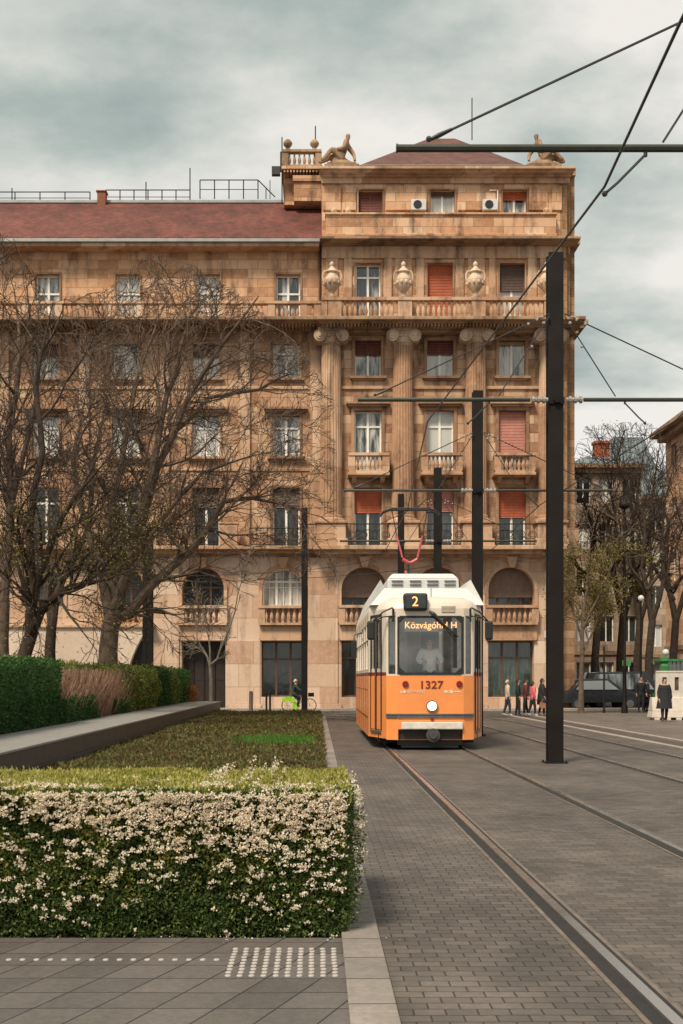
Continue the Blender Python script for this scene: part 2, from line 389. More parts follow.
# step band beneath first-storey arches
for c, w, Y in [(x-3, 42, YW) for x in wing_x]+[(364.5, 46, YT), (438, 46, YT), (511, 46, YT)]:
    mb = MB(); mb.box(FX(c-w/2-3), FX(c+w/2+3), Y-.10, Y+.02, FZ(639), FZ(626.2))
    mb.box(FX(c-w/2-2), FX(c+w/2+2), Y-.16, Y+.02, FZ(640.6), FZ(639)); mb.build('spandrel', STM, bld, bevel=.02)
    mb = MB()   # archivolt and keystone
    r0 = w/2/S; zc = FZ(567)-r0; N = 18
    ins = [(FX(c)-math.cos(PI*i/N)*r0, zc+math.sin(PI*i/N)*r0) for i in range(N+1)]
    outs = [(FX(c)-math.cos(PI*i/N)*(r0+.17), zc+math.sin(PI*i/N)*(r0+.17)) for i in range(N+1)]
    ins = [(ins[0][0], FZ(606))]+ins+[(ins[-1][0], FZ(606))]; outs = [(outs[0][0], FZ(606))]+outs+[(outs[-1][0], FZ(606))]
    for i in range(N+2):
        a, b, cc, d = ins[i], ins[i+1], outs[i+1], outs[i]
        y0, y1 = Y-.09, Y+.01
        mb.add([(a[0], y0, a[1]), (b[0], y0, b[1]), (cc[0], y0, cc[1]), (d[0], y0, d[1]), (a[0], y1, a[1]), (b[0], y1, b[1]), (cc[0], y1, cc[1]), (d[0], y1, d[1])],
               ((0, 1, 2, 3), (0, 4, 5, 1), (3, 2, 6, 7)))
    mb.build('archivolt', STM, bld)
    mb = MB(); mb.frustum((FX(c), Y-.12, FZ(568)), .13, .14, (FX(c), Y-.2, FZ(557.5)), .28, .24); mb.build('keystone', STM, bld, bevel=.03)
# ---- windows
SUR = stone('window_stone', (.30, .17, .10), (.20, .115, .07), (.48, .32, .21), 2.2, 3.0, .9, .2)
def window(c, w, yt, yb, Y, frame=WHITE, pn=PANE, transom=.25, shutter=None, sf=0.0, depth=.24, leaves=2, surround=.12, sill=True, hood=False, arch=False, label=None, grid=0):
    x, hw, z1, z0 = FX(c), w/2/S, FZ(yt), FZ(yb)
    mb = MB(); t = .07
    y0, y1 = Y+depth, Y+depth+.07
    if arch:
        r = hw; sp = z1-r; N = 14
        pts = [(x-r, z0)]+[(x-r*math.cos(PI*i/N), sp+r*math.sin(PI*i/N)) for i in range(N+1)]+[(x+r, z0)]
        mb.tube([(p[0]*.985+x*.015, y0+.03, p[1]-.02) for p in pts], .07, 4)
        H = lambda xx: sp+math.sqrt(max(0, r*r-(xx-x)**2))
    else:
        mb.box(x-hw, x-hw+t, y0, y1, z0, z1); mb.box(x+hw-t, x+hw, y0, y1, z0, z1); mb.box(x-hw, x+hw, y0+.003, y1, z1-t, z1)
        H = lambda xx: z1
    mb.box(x-hw+.01, x+hw-.01, y0+.003, y1-.003, z0, z0+.09)
    for i in range(1, leaves):
        xx = x-hw+2*hw*i/leaves; mb.box(xx-.055, xx+.055, y0-.02, y1, z0, H(xx)-.01)
    if transom:
        zt = z1-(z1-z0)*transom; mb.box(x-hw+.02, x+hw-.02, y0-.012, y1-.01, zt-.045, zt+.045)
    for g in range(grid):
        zt = z0+(z1-z0)*(g+1)/(grid+1); mb.box(x-hw+.02, x+hw-.02, y0+.01, y1-.01, zt-.018, zt+.018)
    if grid:
        for i in range(leaves):
            xx = x-hw+2*hw*(i+.5)/leaves; mb.box(xx-.018, xx+.018, y0+.01, y1-.02, z0, H(xx)-.02)
    o = mb.build('window', frame, bld)
    if label: o['label'] = label
    mb = MB()
    if arch:
        n = len(pts); mb.add([(p[0], y0+.05, p[1]) for p in pts], (tuple(range(n)),))
    else: mb.quad((x-hw, y0+.045, z0), (x+hw, y0+.045, z0), (x+hw, y0+.045, z1), (x-hw, y0+.045, z1))
    po = mb.build('pane', pn, o)
    if shutter:
        mb = MB(); zs = z1-(z1-z0)*sf; n = max(3, int((z1-zs)/.075))
        for i in range(n):
            a = zs+(z1-zs)*i/n; b = zs+(z1-zs)*(i+1)/n
            mb.add([(x-hw+.01, y0-.10, a), (x+hw-.01, y0-.10, a), (x+hw-.01, y0-.075, b-.006), (x-hw+.01, y0-.075, b-.006), (x-hw+.01, y0-.04, b), (x+hw-.01, y0-.04, b)], ((0, 1, 2, 3), (3, 2, 5, 4)))
        mb.build('shutter', shutter, o)
    if surround:
        mb = MB(); s = surround
        mb.box(x-hw-s, x-hw, Y-.07, Y+.05, z0-.02, z1+s); mb.box(x+hw, x+hw+s, Y-.07, Y+.05, z0-.02, z1+s); mb.box(x-hw, x+hw, Y-.068, Y+.05, z1, z1+s-.003)
        if sill: mb.box(x-hw-.25, x+hw+.25, Y-.24, Y+.2, z0-.13, z0-.002); mb.box(x-hw-.15, x+hw+.15, Y-.14, Y+.02, z0-.2, z0-.13)
        if hood: mb.box(x-hw-.42, x+hw+.42, Y-.34, Y+.02, z1+.28, z1+.38); mb.box(x-hw-.35, x+hw+.35, Y-.22, Y+.02, z1+.18, z1+.28); mb.box(x-hw-.25, x+hw+.25, Y-.10, Y+.02, z1+s, z1+.18)
        mb.build('surround', SUR, o, bevel=.012)
    return o
for i, x in enumerate(wing_x):
    window(x+2, 24, 273, 316, YW, transom=.42 if i < 5 else .3, surround=.10, sill=False)
    window(x, 26, 343, 377, YW, transom=.25, shutter=SHB if i in (1, 3) else None, sf=.35)
    window(x, 27, 415, 456, YW, transom=.28, hood=True)
    window(x, 27, 487, 547, YW, transom=.25, shutter=SHB if i in (0, 1) else None, sf=.33, pn=PANED, sill=False)
    window(x-3, 42, 567, 606, YW, depth=.5, arch=True, transom=.35 if i == 0 else .5, leaves=3, surround=0, frame=WHITE if i == 0 else BROWNF, pn=PANE if i == 0 else PANED, grid=1 if i == 0 else 0,
           label='white arched window' if i == 0 else 'dark arched window')
# ground openings
window(283, 44, 641, 697, YW, frame=BROWNF, pn=PANED, depth=.6, leaves=3, transom=.32, surround=0, label='dark shop window')
mb = MB(); x = FX(203)
for k in range(4): mb.box(x-1.06+k*.54, x-.56+k*.54, YW+.7, YW+.76, .02, FZ(650)); mb.box(x-1.0+k*.54, x-.62+k*.54, YW+.68, YW+.7, .25, 1.3); mb.box(x-1.0+k*.54, x-.62+k*.54, YW+.68, YW+.7, 1.5, 2.6)
mb.box(x-1.1, x+1.1, YW+.8, YW+.82, 0, FZ(641))
d = mb.build('door', simple('brown_door', (.028, .018, .014), .5), bld); d['label'] = 'dark wooden street door in a deep recess'
shut = [[(SHD, 1.0), (SHB, .18), (SHR, .35)], [None, (SHR, 1.0), (SHB, .5)], [(SHD, .38), (SHD, .36), (STM, .1)], [None, None, (SHP, .72)], [(SHR, .42), (SHP, .4), (SHR, .5)]]
geo = [(191, 215, 24), (264, 316, 25), (341, 377, 26), (411, 474, 27), (488, 547, 27)]
for r in range(5):
    yt, yb, w = geo[r]
    for k, x in enumerate(tow_x):
        sh = shut[r][k]
        window(x+(2.5 if r == 0 else 0), w, yt, yb, YT, shutter=sh[0] if sh else None, sf=sh[1] if sh else 0, transom=.24 if r in (1, 3) else 0, surround=.16 if r > 1 else .08,
               sill=(r == 2), hood=(r == 3), pn=PANED if r == 4 else PANE, depth=.27, grid=0)
for k, c in enumerate((364.5, 438, 511)):
    window(c, 46, 567, 606, YT, depth=.6, arch=True, transom=0, leaves=4, surround=0, frame=BROWNF, pn=PANED)
    mb = MB(); r = 23/S; sp = FZ(567)-r; N = 14
    pts = [(FX(c)-r*math.cos(PI*i/N), sp+r*math.sin(PI*i/N)) for i in range(N+1)]
    pts = [(FX(c)-r, FZ(597))]+pts+[(FX(c)+r, FZ(597))]
    mb.prism(pts, YT+.42, YT+.5); mb.build('roller_blind', SHG, bld)
    window(c, 46, 641, 697, YT, frame=BROWNF, pn=PANEG if k == 2 else PANED, depth=.5, leaves=3, transom=.3, surround=0)
# pale portal wall at the left of the ground floor with a cut arch
mb = MB(); yp = YW-.55
pts = [(FX(-160), 0), (FX(129), 0)]
pts += [(FX(129+21*math.sin(a)**1.3), FZ(672-47*math.sin(a)**.9)) for a in [PI/2*i/9 for i in range(10)]][1:]
pts += [(FX(152), FZ(625)), (FX(-160), FZ(625))]
n = len(pts)
mb.prism(pts, yp, YW-.02); mb.build('portal_wall', STP, bld)
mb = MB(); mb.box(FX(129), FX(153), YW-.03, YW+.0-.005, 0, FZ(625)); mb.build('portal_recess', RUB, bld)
trim('portal_trim', STM, [(xl, 154, 625, 627.5, YW, .68)])
trim('pier', STL, [(153.2, 179, 556.5, 710, YW, .10), (227, 260, 640.8, 704, YW, .06), (308, 338, 557.5, 704, YW, .38)])
# ---- balustrades
BPROF = [(.055, 0), (.07, .03), (.05, .06), (.085, .18), (.09, .28), (.05, .45), (.04, .56), (.065, .60), (.07, .66)]
def balustrade(x0, x1, z0, z1, Y, sp=.24, mat=STM, dep=.14, posts=(), name='balustrade', returns=0, pw=.17):
    mb = MB(); h = z1-z0
    mb.box(x0, x1, Y-dep, Y+dep, z0, z0+.12*h); mb.box(x0-.03, x1+.03, Y-dep-.04, Y+dep+.04, z1-.14*h, z1)
    for p, q in [(x0+.13, .17), (x1-.13, .17)]+[(p, pw) for p in posts]: mb.box(p-q, p+q, Y-dep+.005, Y+dep-.005, z0+.12*h, z1-.14*h)
    n = max(2, int((x1-x0-.5)/sp)); sc = h*.74/.66
    for i in range(n):
        x = x0+.35+(x1-x0-.7)*(i/(n-1))
        if any(abs(x-p) < pw+.08 for p in posts): continue
        mb.lathe(x, Y, [(r*min(1.1, sc), z0+.12*h+z*sc) for r, z in BPROF], 7)
    if returns:
        for xx in (x0, x1-.2): mb.box(xx, xx+.2, Y+dep, Y+returns, z1-.14*h+.002, z1-.002); mb.box(xx, xx+.2, Y+dep, Y+returns, z0, z0+.12*h)
        for xx in (x0+.1, x1-.1):
            k = int((returns-.2)/.22)
            for j in range(k): mb.lathe(xx, Y+.3+j*.22, [(r*min(1.1, sc), z0+.12*h+z*sc) for r, z in BPROF], 6)
    return mb.build(name, mat, bld)
balustrade(XL, FX(320), FZ(316, YW-1.55)-.01, FZ(302, YW-1.0), YW-1.0, .25, posts=[FX(x-14) for x in wing_x]+[FX(x+18) for x in wing_x]+[FX(x+40) for x in wing_x[1:]])
balustrade(FX(322, 56.2), FX(556, 56.2), FZ(315.8, YT-1.75)-.01, FZ(298, YT-1.1), YT-1.1, .25, posts=[FX(x) for x in (334, 403, 475, 546)], pw=.34)
mb = MB()
for k, x in enumerate(tow_x):
    balustrade(FX(x-19.5), FX(x+19.5), FZ(472, YT-.95)-.01, FZ(453, YT-.8), YT-.75, .2, returns=.75, name='balcony')
    b = MB(); b.box(FX(x-20.5), FX(x+20.5), YT-.95, YT+.02, FZ(475, 56.4), FZ(472, YT-.95)); b.box(FX(x-18), FX(x+18), YT-.75, YT+.02, FZ(477.5), FZ(475))
    for sx in (-14, 14): b.frustum((FX(x+sx), YT-.12, FZ(484)), .1, .12, (FX(x+sx), YT-.35, FZ(477.5)), .12, .35)
    b.build('balcony_slab', STM, bld, bevel=.02)
for c, w, Y in [(x-3, 48, YW) for x in wing_x[:3]]+[(364.5, 51, YT), (438, 51, YT), (511, 51, YT)]:
    balustrade(FX(c-w/2), FX(c+w/2), FZ(625), FZ(605.5), Y-.2, .25, name='balcony')
# ---- wrought-iron railings on the ledge
def iron(x0, x1, Y, z0, z1, scroll=True, curl=True):
    mb = MB()
    mb.tube([(x0, Y, z1), (x1, Y, z1)], .03, 4); mb.tube([(x0, Y, z0+.08), (x1, Y, z0+.08)], .022, 4)
    n = int((x1-x0)/.17)
    for i in range(n+1):
        x = x0+(x1-x0)*i/n; mb.tube([(x, Y, z0), (x, Y, z1)], .014, 3)
    n = max(1, int((x1-x0)/.45))
    for i in range(n):
        cx = x0+(x1-x0)*(i+.5)/n; cz = (z0+z1)/2
        for rr in (.19, .11): mb.tube([(cx+rr*math.cos(2*PI*j/12), Y-.02, cz+rr*math.sin(2*PI*j/12)) for j in range(13)], .022, 3)
    return mb.build('iron_railing', IRON, bld)
for x in tow_x: iron(FX(x-22), FX(x+22), YT-.95, FZ(545, YT-1.25), FZ(524, 56.4))
for x in wing_x:
    iron(FX(x-36), FX(x+14), YW-.8, FZ(545.5, YW-.95), FZ(528, 56.8))
    b = MB(); b.box(FX(x+15), FX(x+33), YW-.9, YW-.55, FZ(545.5, YW-.95), FZ(526)); b.box(FX(x+14), FX(x+34), YW-.94, YW-.5, FZ(526), FZ(524)); b.build('pedestal', STM, bld, bevel=.03)
# ---- engaged fluted columns
for k, cx in enumerate((331, 402.5, 475, 548)):
    X = FX(cx); Y = YT-.22; zb, zt = FZ(517), FZ(347)
    mb = MB(); rs = []
    for z, rr in ((zb, .56), (zb+1.5, .56), (zb+4, .54), (zt, .47)):
        ring = []
        for j in range(22):
            a = 2*PI*j/22
            for dr, da in ((1, -.10), (1, .03), (.91, .09), (.91, .16)):
                ring.append((X+rr*dr*math.cos(a+da), Y+rr*dr*math.sin(a+da), z))
        rs.append(ring)
    mb.rings(rs); col = mb.build('column', STM, bld)
    mb = MB(); mb.lathe(X, Y, [(.72, zb-.32), (.74, zb-.24), (.70, zb-.16), (.60, zb-.12), (.62, zb-.04), (.58, zb+.02)], 24); mb.build('column_base', STM, col, smooth=True)
    mb = MB(); mb.box(X-.80, X+.80, Y-.82, YT+.02, FZ(526), zb-.3); mb.box(X-.72, X+.72, Y-.74, YT+.02, FZ(541), FZ(526)); mb.box(X-.82, X+.82, Y-.84, YT+.02, FZ(545, YT-1.25)-.01, FZ(541))
    mb.build('pedestal', STM, col, bevel=.03)
    mb = MB()
    mb.box(X-.66, X+.66, Y-.66, YT, zt+.58, zt+.72)
    mb.lathe(X, Y, [(.47, zt), (.52, zt+.06), (.5, zt+.12), (.62, zt+.34), (.6, zt+.5)], 20)
    for sx in (-1, 1):
        for rr, yy in ((.30, .60), (.20, .66), (.09, .71)): mb.disc((X+sx*.56, Y-yy/2+.1, zt+.34), rr, (0, 1, 0), yy+.3, 18)
    mb.box(X-.56, X+.56, Y-.56, Y+.3, zt+.42, zt+.58)
    for j in range(5): mb.ball((X-.26+j*.13, Y-.58, zt+.36), .075, 6, sz=1.4)
    mb.build('capital', STC, col, smooth=True)
# ---- urns on pedestals
UP = [(.22, 0), (.24, .08), (.12, .14), (.1, .26), (.16, .34), (.34, .56), (.40, .80), (.38, .98), (.26, 1.12), (.24, 1.2), (.32, 1.28), (.26, 1.36), (.12, 1.5), (.08, 1.56), (.13, 1.64), (.10, 1.74), (.02, 1.82)]
for px in (332, 403.5, 475.5, 547):
    mb = MB(); X, Y, z = FX(px, 56.2), YT-1.05, FZ(298, YT-1.1)-.01; mb.lathe(X, Y, [(r, z+h) for r, h in UP], 16)
    for sx in (-1, 1): mb.tube([(X+sx*(.3+.16*math.sin(t)), Y, z+.75+.3*(1-math.cos(t))) for t in [PI*j/6 for j in range(7)]], .05, 6)
    for j in range(10): a = 2*PI*j/10; mb.ball((X+.39*math.cos(a), Y+.39*math.sin(a), z+.72), .07, 6, sz=1.5)
    mb.build('urn', STC, bld, smooth=True)
# keystone corbels below ledge + small shields
for px in (331, 402.5, 475, 548): 
    mb = MB(); mb.ball((FX(px), YT-.1, FZ(566)), .16, 8, sy=.7, sz=1.5); mb.build('shield_ornament', STM, bld, smooth=True)
# ---- air conditioners
for px in (418, 489):
    mb = MB(); X = FX(px); z0, z1 = FZ(213.5), FZ(203); mb.box(X-.37, X+.37, YT-.42, YT-.12, z0, z1)
    ac = mb.build('air_conditioner', TWHITE, bld, bevel=.02)
    mb = MB(); mb.disc((X-.06, YT-.425, (z0+z1)/2), .21, (0, 1, 0), .02, 18)
    for j in range(3): mb.tube([(X-.06+(.08+.06*j)*math.cos(2*PI*t/14), YT-.44, (z0+z1)/2+(.08+.06*j)*math.sin(2*PI*t/14)) for t in range(15)], .008, 3)
    mb.build('fan_grille', RUB, ac)
mb = MB(); mb.tube([(FX(497), YT-.15, FZ(213)), (FX(497), YT-.15, FZ(192)), (FX(489), YT-.15, FZ(192))], .035, 5); mb.build('drain_pipe', WHITE, bld)
mb = MB(); mb.tube([(XT-.12, YW-.12, FZ(248)), (XT-.12, YW-.12, FZ(316))], .06, 6); mb.tube([(FX(558), YT-.14, FZ(555)), (FX(558), YT-.14, .3)], .05, 6); mb.build('downpipe', BROWNF, bld)
mb = MB(); mb.box(FX(544), FX(547), YT-.03, YT, FZ(638), FZ(631)); mb.build('house_number_plate', TWHITE, bld)
# ---- roofs
mb = MB(); ze = FZ(239, 56.8); yr = 62.0; zr = CH+(HY-203)*yr/F
mb.prism([(YW-.8, ze-.05), (YW-.8, ze+.08), (yr, zr), (yr+6, zr), (yr+10, ze), (yr+10, ze-.05)], XL, XT-.02, 'x')
rf = mb.build('roof', TILE, bld)
mb = MB(); mb.box(XL, XT-.1, yr-.12, yr+.3, zr-.02, zr+.12); mb.build('roof_ridge', gm, rf)
mb = MB(); o = at(258, 233, 58.2); M = Matrix.Translation(o) @ Matrix.Rotation(.75, 4, 'X'); mb.box(-.3, .3, -.35, .35, 0, .12, M); mb.build('skylight', gm, rf)
mb = MB(); yb0 = YT-.2; zb0 = FZ(166, YT-.75)-.03; ap = at(440, 138.5, 62).z
bx0, bx1, by1 = FX(343), FX(541), YT+13
mb.add([(bx0, yb0, zb0), (bx1, yb0, zb0), (bx1, by1, zb0), (bx0, by1, zb0), (FX(438), 62.0, ap), (FX(466), 62.0, ap), (FX(466), 66.0, ap), (FX(438), 66.0, ap)],
       ((0, 1, 5, 4), (1, 2, 6, 5), (2, 3, 7, 6), (3, 0, 4, 7), (4, 5, 6, 7), (0, 3, 2, 1)))
rt = mb.build('roof', simple('brown_roof', (.11, .048, .038), .8, var=.35, scale=2), bld); rt['label'] = 'low dark brown hipped roof of the corner tower'
mb = MB()
mb.tube([(bx0, yb0-.05, zb0+.28), (bx1, yb0-.05, zb0+.28)], .035, 4)
for i in range(17): x = bx0+(bx1-bx0)*i/16; mb.tube([(x, yb0-.05, zb0-.05), (x, yb0-.05, zb0+.3)], .03, 4)
mb.build('snow_guard', gm, rt)
# roof pavilion with balustrade (belvedere)
mb = MB(); Yc = 60.5; s2 = F/Yc
def CX(px): return (px-VX)*Yc/F
def CZ(py): return CH+(HY-py)*Yc/F
mb.box(CX(284), CX(324), Yc, Yc+4, CZ(205), CZ(178)); mb.box(CX(294), CX(324), Yc-.5, Yc, CZ(205), CZ(186)); mb.box(CX(293), CX(324), Yc-.6, Yc+.1, CZ(186), CZ(180))
for i in range(12): x = CX(284)+(CX(322)-CX(284))*i/12; mb.box(x, x+.09, Yc-.7, Yc, CZ(177.8), CZ(175.3))
mb.box(CX(282), CX(323), Yc-.75, Yc+4.2, CZ(175.3), CZ(172))
mb.build('belvedere', ST, bld, bevel=.02)
Z0, Z1 = CZ(172), CZ(155)
balustrade(CX(283), CX(321), Z0, Z1, Yc-.5, .22, mat=STD)
mb = MB()
for px in (288, 314.5): mb.lathe(CX(px), Yc-.45, [(.14, Z1), (.16, Z1+.06), (.08, Z1+.14), (.22, Z1+.3), (.24, Z1+.42), (.14, Z1+.56), (.02, Z1+.62)], 12)
mb.build('ball_finial', STD, bld, smooth=True)
# aerials, roof rails, equipment
mb = MB()
for px, y0, y1, D in ((282, 205, 137, 60.3), (315.4, 156, 126, 60.3), (472, 140, 98, 64), (190, 204, 168, 62), (146, 203, 182, 62), (12, 203, 188, 62)):
    a, b = at(px, y0, D), at(px, y1, D); mb.tube([a, b], .03, 4)
a = at(282, 195, 60); mb.box(a.x-.1, a.x+.1, a.y-.05, a.y+.05, at(0, 172, 60).z, at(0, 152, 60).z); a = at(276, 175, 60); mb.box(a.x-.22, a.x+.22, 59.9, 60.2, a.z, a.z+.42)
mb.build('antenna', IRON, bld)
mb = MB()
def rail3(x0, x1, yt, yb, Y=62.0, n=6):
    for k in range(n+1):
        px = x0+(x1-x0)*k/n; mb.tube([at(px, yb, Y), at(px, yt, Y)], .03, 4)
    mb.tube([at(x0, yt, Y), at(x1, yt, Y)], .03, 4); mb.tube([at(x0, (yt+yb)/2, Y), at(x1, (yt+yb)/2, Y)], .02, 4)
rail3(-60, 90, 192, 204); rail3(106, 190, 190, 204); rail3(200, 258, 180, 199, n=4); 
mb.tube([at(258, 180, 62), at(275, 197, 62)], .03, 4); mb.tube([at(266, 188, 62), at(266, 199, 62)], .025, 4); mb.tube([at(270, 180, 62), at(270, 199, 62)], .02, 4)
mb.build('roof_railing', IRON, bld)
mb = MB(); a = at(102, 204, 61.8); mb.box(a.x-.22, a.x+.22, 61.6, 62.1, a.z-.3, at(0, 193, 61.8).z); mb.box(a.x-.28, a.x+.28, 61.55, 62.15, at(0, 193, 61.8).z, at(0, 192, 61.8).z); mb.build('chimney', simple('chimney_brick', (.22, .08, .045), .9), rf)
# corner balcony on the side bay
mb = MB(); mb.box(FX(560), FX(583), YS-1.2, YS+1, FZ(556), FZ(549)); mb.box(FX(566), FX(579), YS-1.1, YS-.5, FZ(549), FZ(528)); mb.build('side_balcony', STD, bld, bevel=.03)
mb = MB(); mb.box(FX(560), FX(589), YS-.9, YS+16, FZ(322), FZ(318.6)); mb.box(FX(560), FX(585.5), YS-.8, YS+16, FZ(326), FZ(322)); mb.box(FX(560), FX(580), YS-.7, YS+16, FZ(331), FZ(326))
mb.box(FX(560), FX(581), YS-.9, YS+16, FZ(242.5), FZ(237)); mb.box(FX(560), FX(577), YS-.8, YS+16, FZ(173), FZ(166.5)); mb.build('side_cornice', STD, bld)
# ================================================================== FIGURES
def skin_mesh(verts, edges, radii, sub=1):
    me = bpy.data.meshes.new('tmp'); me.from_pydata(verts, edges, [])
    o = bpy.data.objects.new('tmp', me); COL.objects.link(o)
    o.modifiers.new('s', 'SKIN'); 
    sv = me.skin_vertices[0].data
    for i, r in enumerate(radii):
        sv[i].radius = r if isinstance(r, tuple) else (r, r); sv[i].use_root = (i == 0)
    su = o.modifiers.new('u', 'SUBSURF'); su.levels = sub; su.render_levels = sub
    dg = bpy.context.evaluated_depsgraph_get(); dg.update()
    ev = o.evaluated_get(dg); res = bpy.data.meshes.new_from_object(ev)
    bpy.data.objects.remove(o); return res
BASE = dict(pel=(0, 0, .52), sp=(0, 0, .60), ch=(0, 0, .71), nk=(0, 0, .815), nk2=(0, -.005, .85), hd=(0, -.012, .905), tp=(0, -.005, .955),
            sl=(-.10, 0, .79), sr=(.10, 0, .79), el=(-.135, .01, .64), er=(.135, .01, .64), wl=(-.14, -.03, .50), wr=(.14, -.03, .50), hl=(-.14, -.045, .455), hr=(.14, -.045, .455),
            pl=(-.052, 0, .49), pr=(.052, 0, .49), kl=(-.058, -.01, .27), kr=(.058, -.01, .27), al=(-.06, .01, .045), ar=(.06, .01, .045), tl=(-.065, -.075, .018), tr=(.065, -.075, .018))
RAD = dict(pel=(.075, .058), sp=(.064, .05), ch=(.085, .06), nk=(.034, .034), nk2=(.031, .032), hd=(.045, .054), tp=(.036, .042), sl=.036, sr=.036, el=.026, er=.026, wl=.018, wr=.018, hl=.02, hr=.02,
           pl=.052, pr=.052, kl=.036, kr=.036, al=.022, ar=.022, tl=.02, tr=.02)
EDG = [('pel', 'sp'), ('sp', 'ch'), ('ch', 'nk'), ('nk', 'nk2'), ('nk2', 'hd'), ('hd', 'tp'), ('ch', 'sl'), ('sl', 'el'), ('el', 'wl'), ('wl', 'hl'), ('ch', 'sr'), ('sr', 'er'), ('er', 'wr'), ('wr', 'hr'),
       ('pel', 'pl'), ('pl', 'kl'), ('kl', 'al'), ('al', 'tl'), ('pel', 'pr'), ('pr', 'kr'), ('kr', 'ar'), ('ar', 'tr')]
def person(loc, h, rz, label, top, bottom, shoes, hair, pose=None, coat=False, group=None, skirt=None, longhair=False, hat=None, name='person', cat='person', bodymat=None, parent=None, fat=1.22):
    J = dict(BASE); J.update(pose or {})
    J = {k: Vector(v)*h for k, v in J.items()}
    ks = list(J); idx = {k: i for i, k in enumerate(ks)}
    root = parent or empty(name, loc, rz, label, cat, group)
    me = skin_mesh([J[k] for k in ks], [(idx[a], idx[b]) for a, b in EDG], [tuple(x*h*(fat if k in ('pel', 'sp', 'ch') else 1) for x in RAD[k]) if isinstance(RAD[k], tuple) else RAD[k]*h*fat for k in ks])
    # face, ears, fingers are joined into the same mesh
    bm = bmesh.new(); bm.from_mesh(me)
    ex = MB(); hd = J['hd']
    ex.ball(hd+Vector((0, -.058, -.004))*h, .009*h, 6, sz=1.6)
    for s in (-1, 1):
        ex.ball(hd+Vector((s*.047, .004, 0))*h, .012*h, 6, sx=.5, sz=1.4)
    for hk, wk in (('hl', 'wl'), ('hr', 'wr')):
        d = (J[hk]-J[wk]).normalized(); side = d.cross(Vector((1, 0, 0)));  side = side.normalized() if side.length > .1 else Vector((0, 1, 0))
        for i, ln in enumerate((.034, .040, .042, .038)):
            p = J[hk]+side*(i-1.5)*.009*h; q = p+d*ln*h*.6; r = q+(d*.7+Vector((0, -.5, 0)))*ln*h*.5
            ex.tube([p, q, r], [.006*h, .0055*h, .004*h], 5)
        p = J[hk]+side*.014*h-d*.008*h; ex.tube([p, p+side*.012*h+d*.014*h, p+side*.014*h+d*.028*h], [.006*h, .006*h, .004*h], 5)
    m2 = bpy.data.meshes.new('t2'); m2.from_pydata(ex.v, [], ex.f); bm.from_mesh(m2)
    nb = len(bm.faces); bm.faces.ensure_lookup_table()
    for f in bm.faces:
        c = f.calc_center_median()/h
        if min((c-J[k]/h).length for k in ('al', 'ar', 'tl', 'tr')) < .05 and c.z < min(J['al'].z, J['ar'].z)/h+.03: f.material_index = 2
        elif c.z < .5 and min((c-J[k]/h).length for k in ('hl', 'hr', 'wl', 'wr')) > .055: f.material_index = 1
        elif (not pose or 'kl' not in pose) and c.z < .53 and abs(c.x) < .1: f.material_index = 1
        elif pose and min(((c-(J[a]/h).lerp(J[b]/h, t)).length for a, b in (('pl', 'kl'), ('kl', 'al'), ('pr', 'kr'), ('kr', 'ar')) for t in (0, .2, .4, .6, .8, 1))) < .06: f.material_index = 1
        f.smooth = True
    for f in bm.faces:
        c = f.calc_center_median()/h
        if f.material_index in (0, 1) and c.z < (J['nk'].z/h-.015) and min(((c-(J[a]/h).lerp(J[b]/h, t)).length) for a, b in (('ch', 'pel'), ('ch', 'sl'), ('ch', 'sr'), ('sl', 'el'), ('sr', 'er')) for t in (0, .33, .66, .95)) < .105: f.material_index = 4
    # eyes and mouth as small dark dots
    ey = MB()
    for s in (-1, 1): ey.ball(hd+Vector((s*.018, -.052, .008))*h, .0055*h, 6)
    ey.box(hd.x-.014*h, hd.x+.014*h, hd.y-.056*h, hd.y-.050*h, hd.z-.029*h, hd.z-.024*h)
    m3 = bpy.data.meshes.new('t3'); m3.from_pydata(ey.v, [], ey.f); n0 = len(bm.faces); bm.from_mesh(m3); bm.faces.ensure_lookup_table()
    for f in bm.faces[n0:]: f.material_index = 3
    bm.to_mesh(me); bm.free()
    if bodymat:
        for mt in (bodymat,)*5: me.materials.append(mt)
    else:
        for mt in (SKIN, bottom, shoes, BLK, top): me.materials.append(mt)
    me.name = 'body'; o = bpy.data.objects.new('body', me); COL.objects.link(o); o.parent = root
    if bodymat: return root
    g = ['pel', 'sp', 'ch', 'nk', 'sl', 'el', 'wl', 'sr', 'er', 'wr']; gi = {k: i for i, k in enumerate(g)}
    add = .014 if coat else .009
    gr = []
    for k in g:
        r = RAD[k]; r = r if isinstance(r, tuple) else (r, r); gr.append(tuple((x*fat+add)*h for x in r))
    gv = [J[k].copy() for k in g]; gv[gi['nk']] = J['ch'].lerp(J['nk'], .75)
    gm_ = skin_mesh(gv, [(gi[a], gi[b]) for a, b in EDG if a in gi and b in gi], gr)
    gm_.materials.append(top); gm_.polygons.foreach_set('use_smooth', [True]*len(gm_.polygons))
    o = bpy.data.objects.new('coat' if coat else 'jacket', gm_); COL.objects.link(o); o.parent = root
    if coat:
        mb = MB(); c0 = J['ch']; rs = []
        for z, rx, ry in ((.73, .14, .095), (.62, .14, .095), (.52, .155, .11), (.40, .17, .12), (.29, .185, .13)):
            rs.append([Vector((c0.x+rx*h*(1+.06*math.sin(5*a+z*20))*math.cos(a), c0.y+ry*h*(1+.06*math.cos(4*a))*math.sin(a), z*h)) for a in [2*PI*j/16 for j in range(16)]])
        mb.rings(rs); mb.build('coat_skirt', top, root, smooth=True)
    mb = MB(); hc = J['hd']+Vector((0, .012, .014))*h
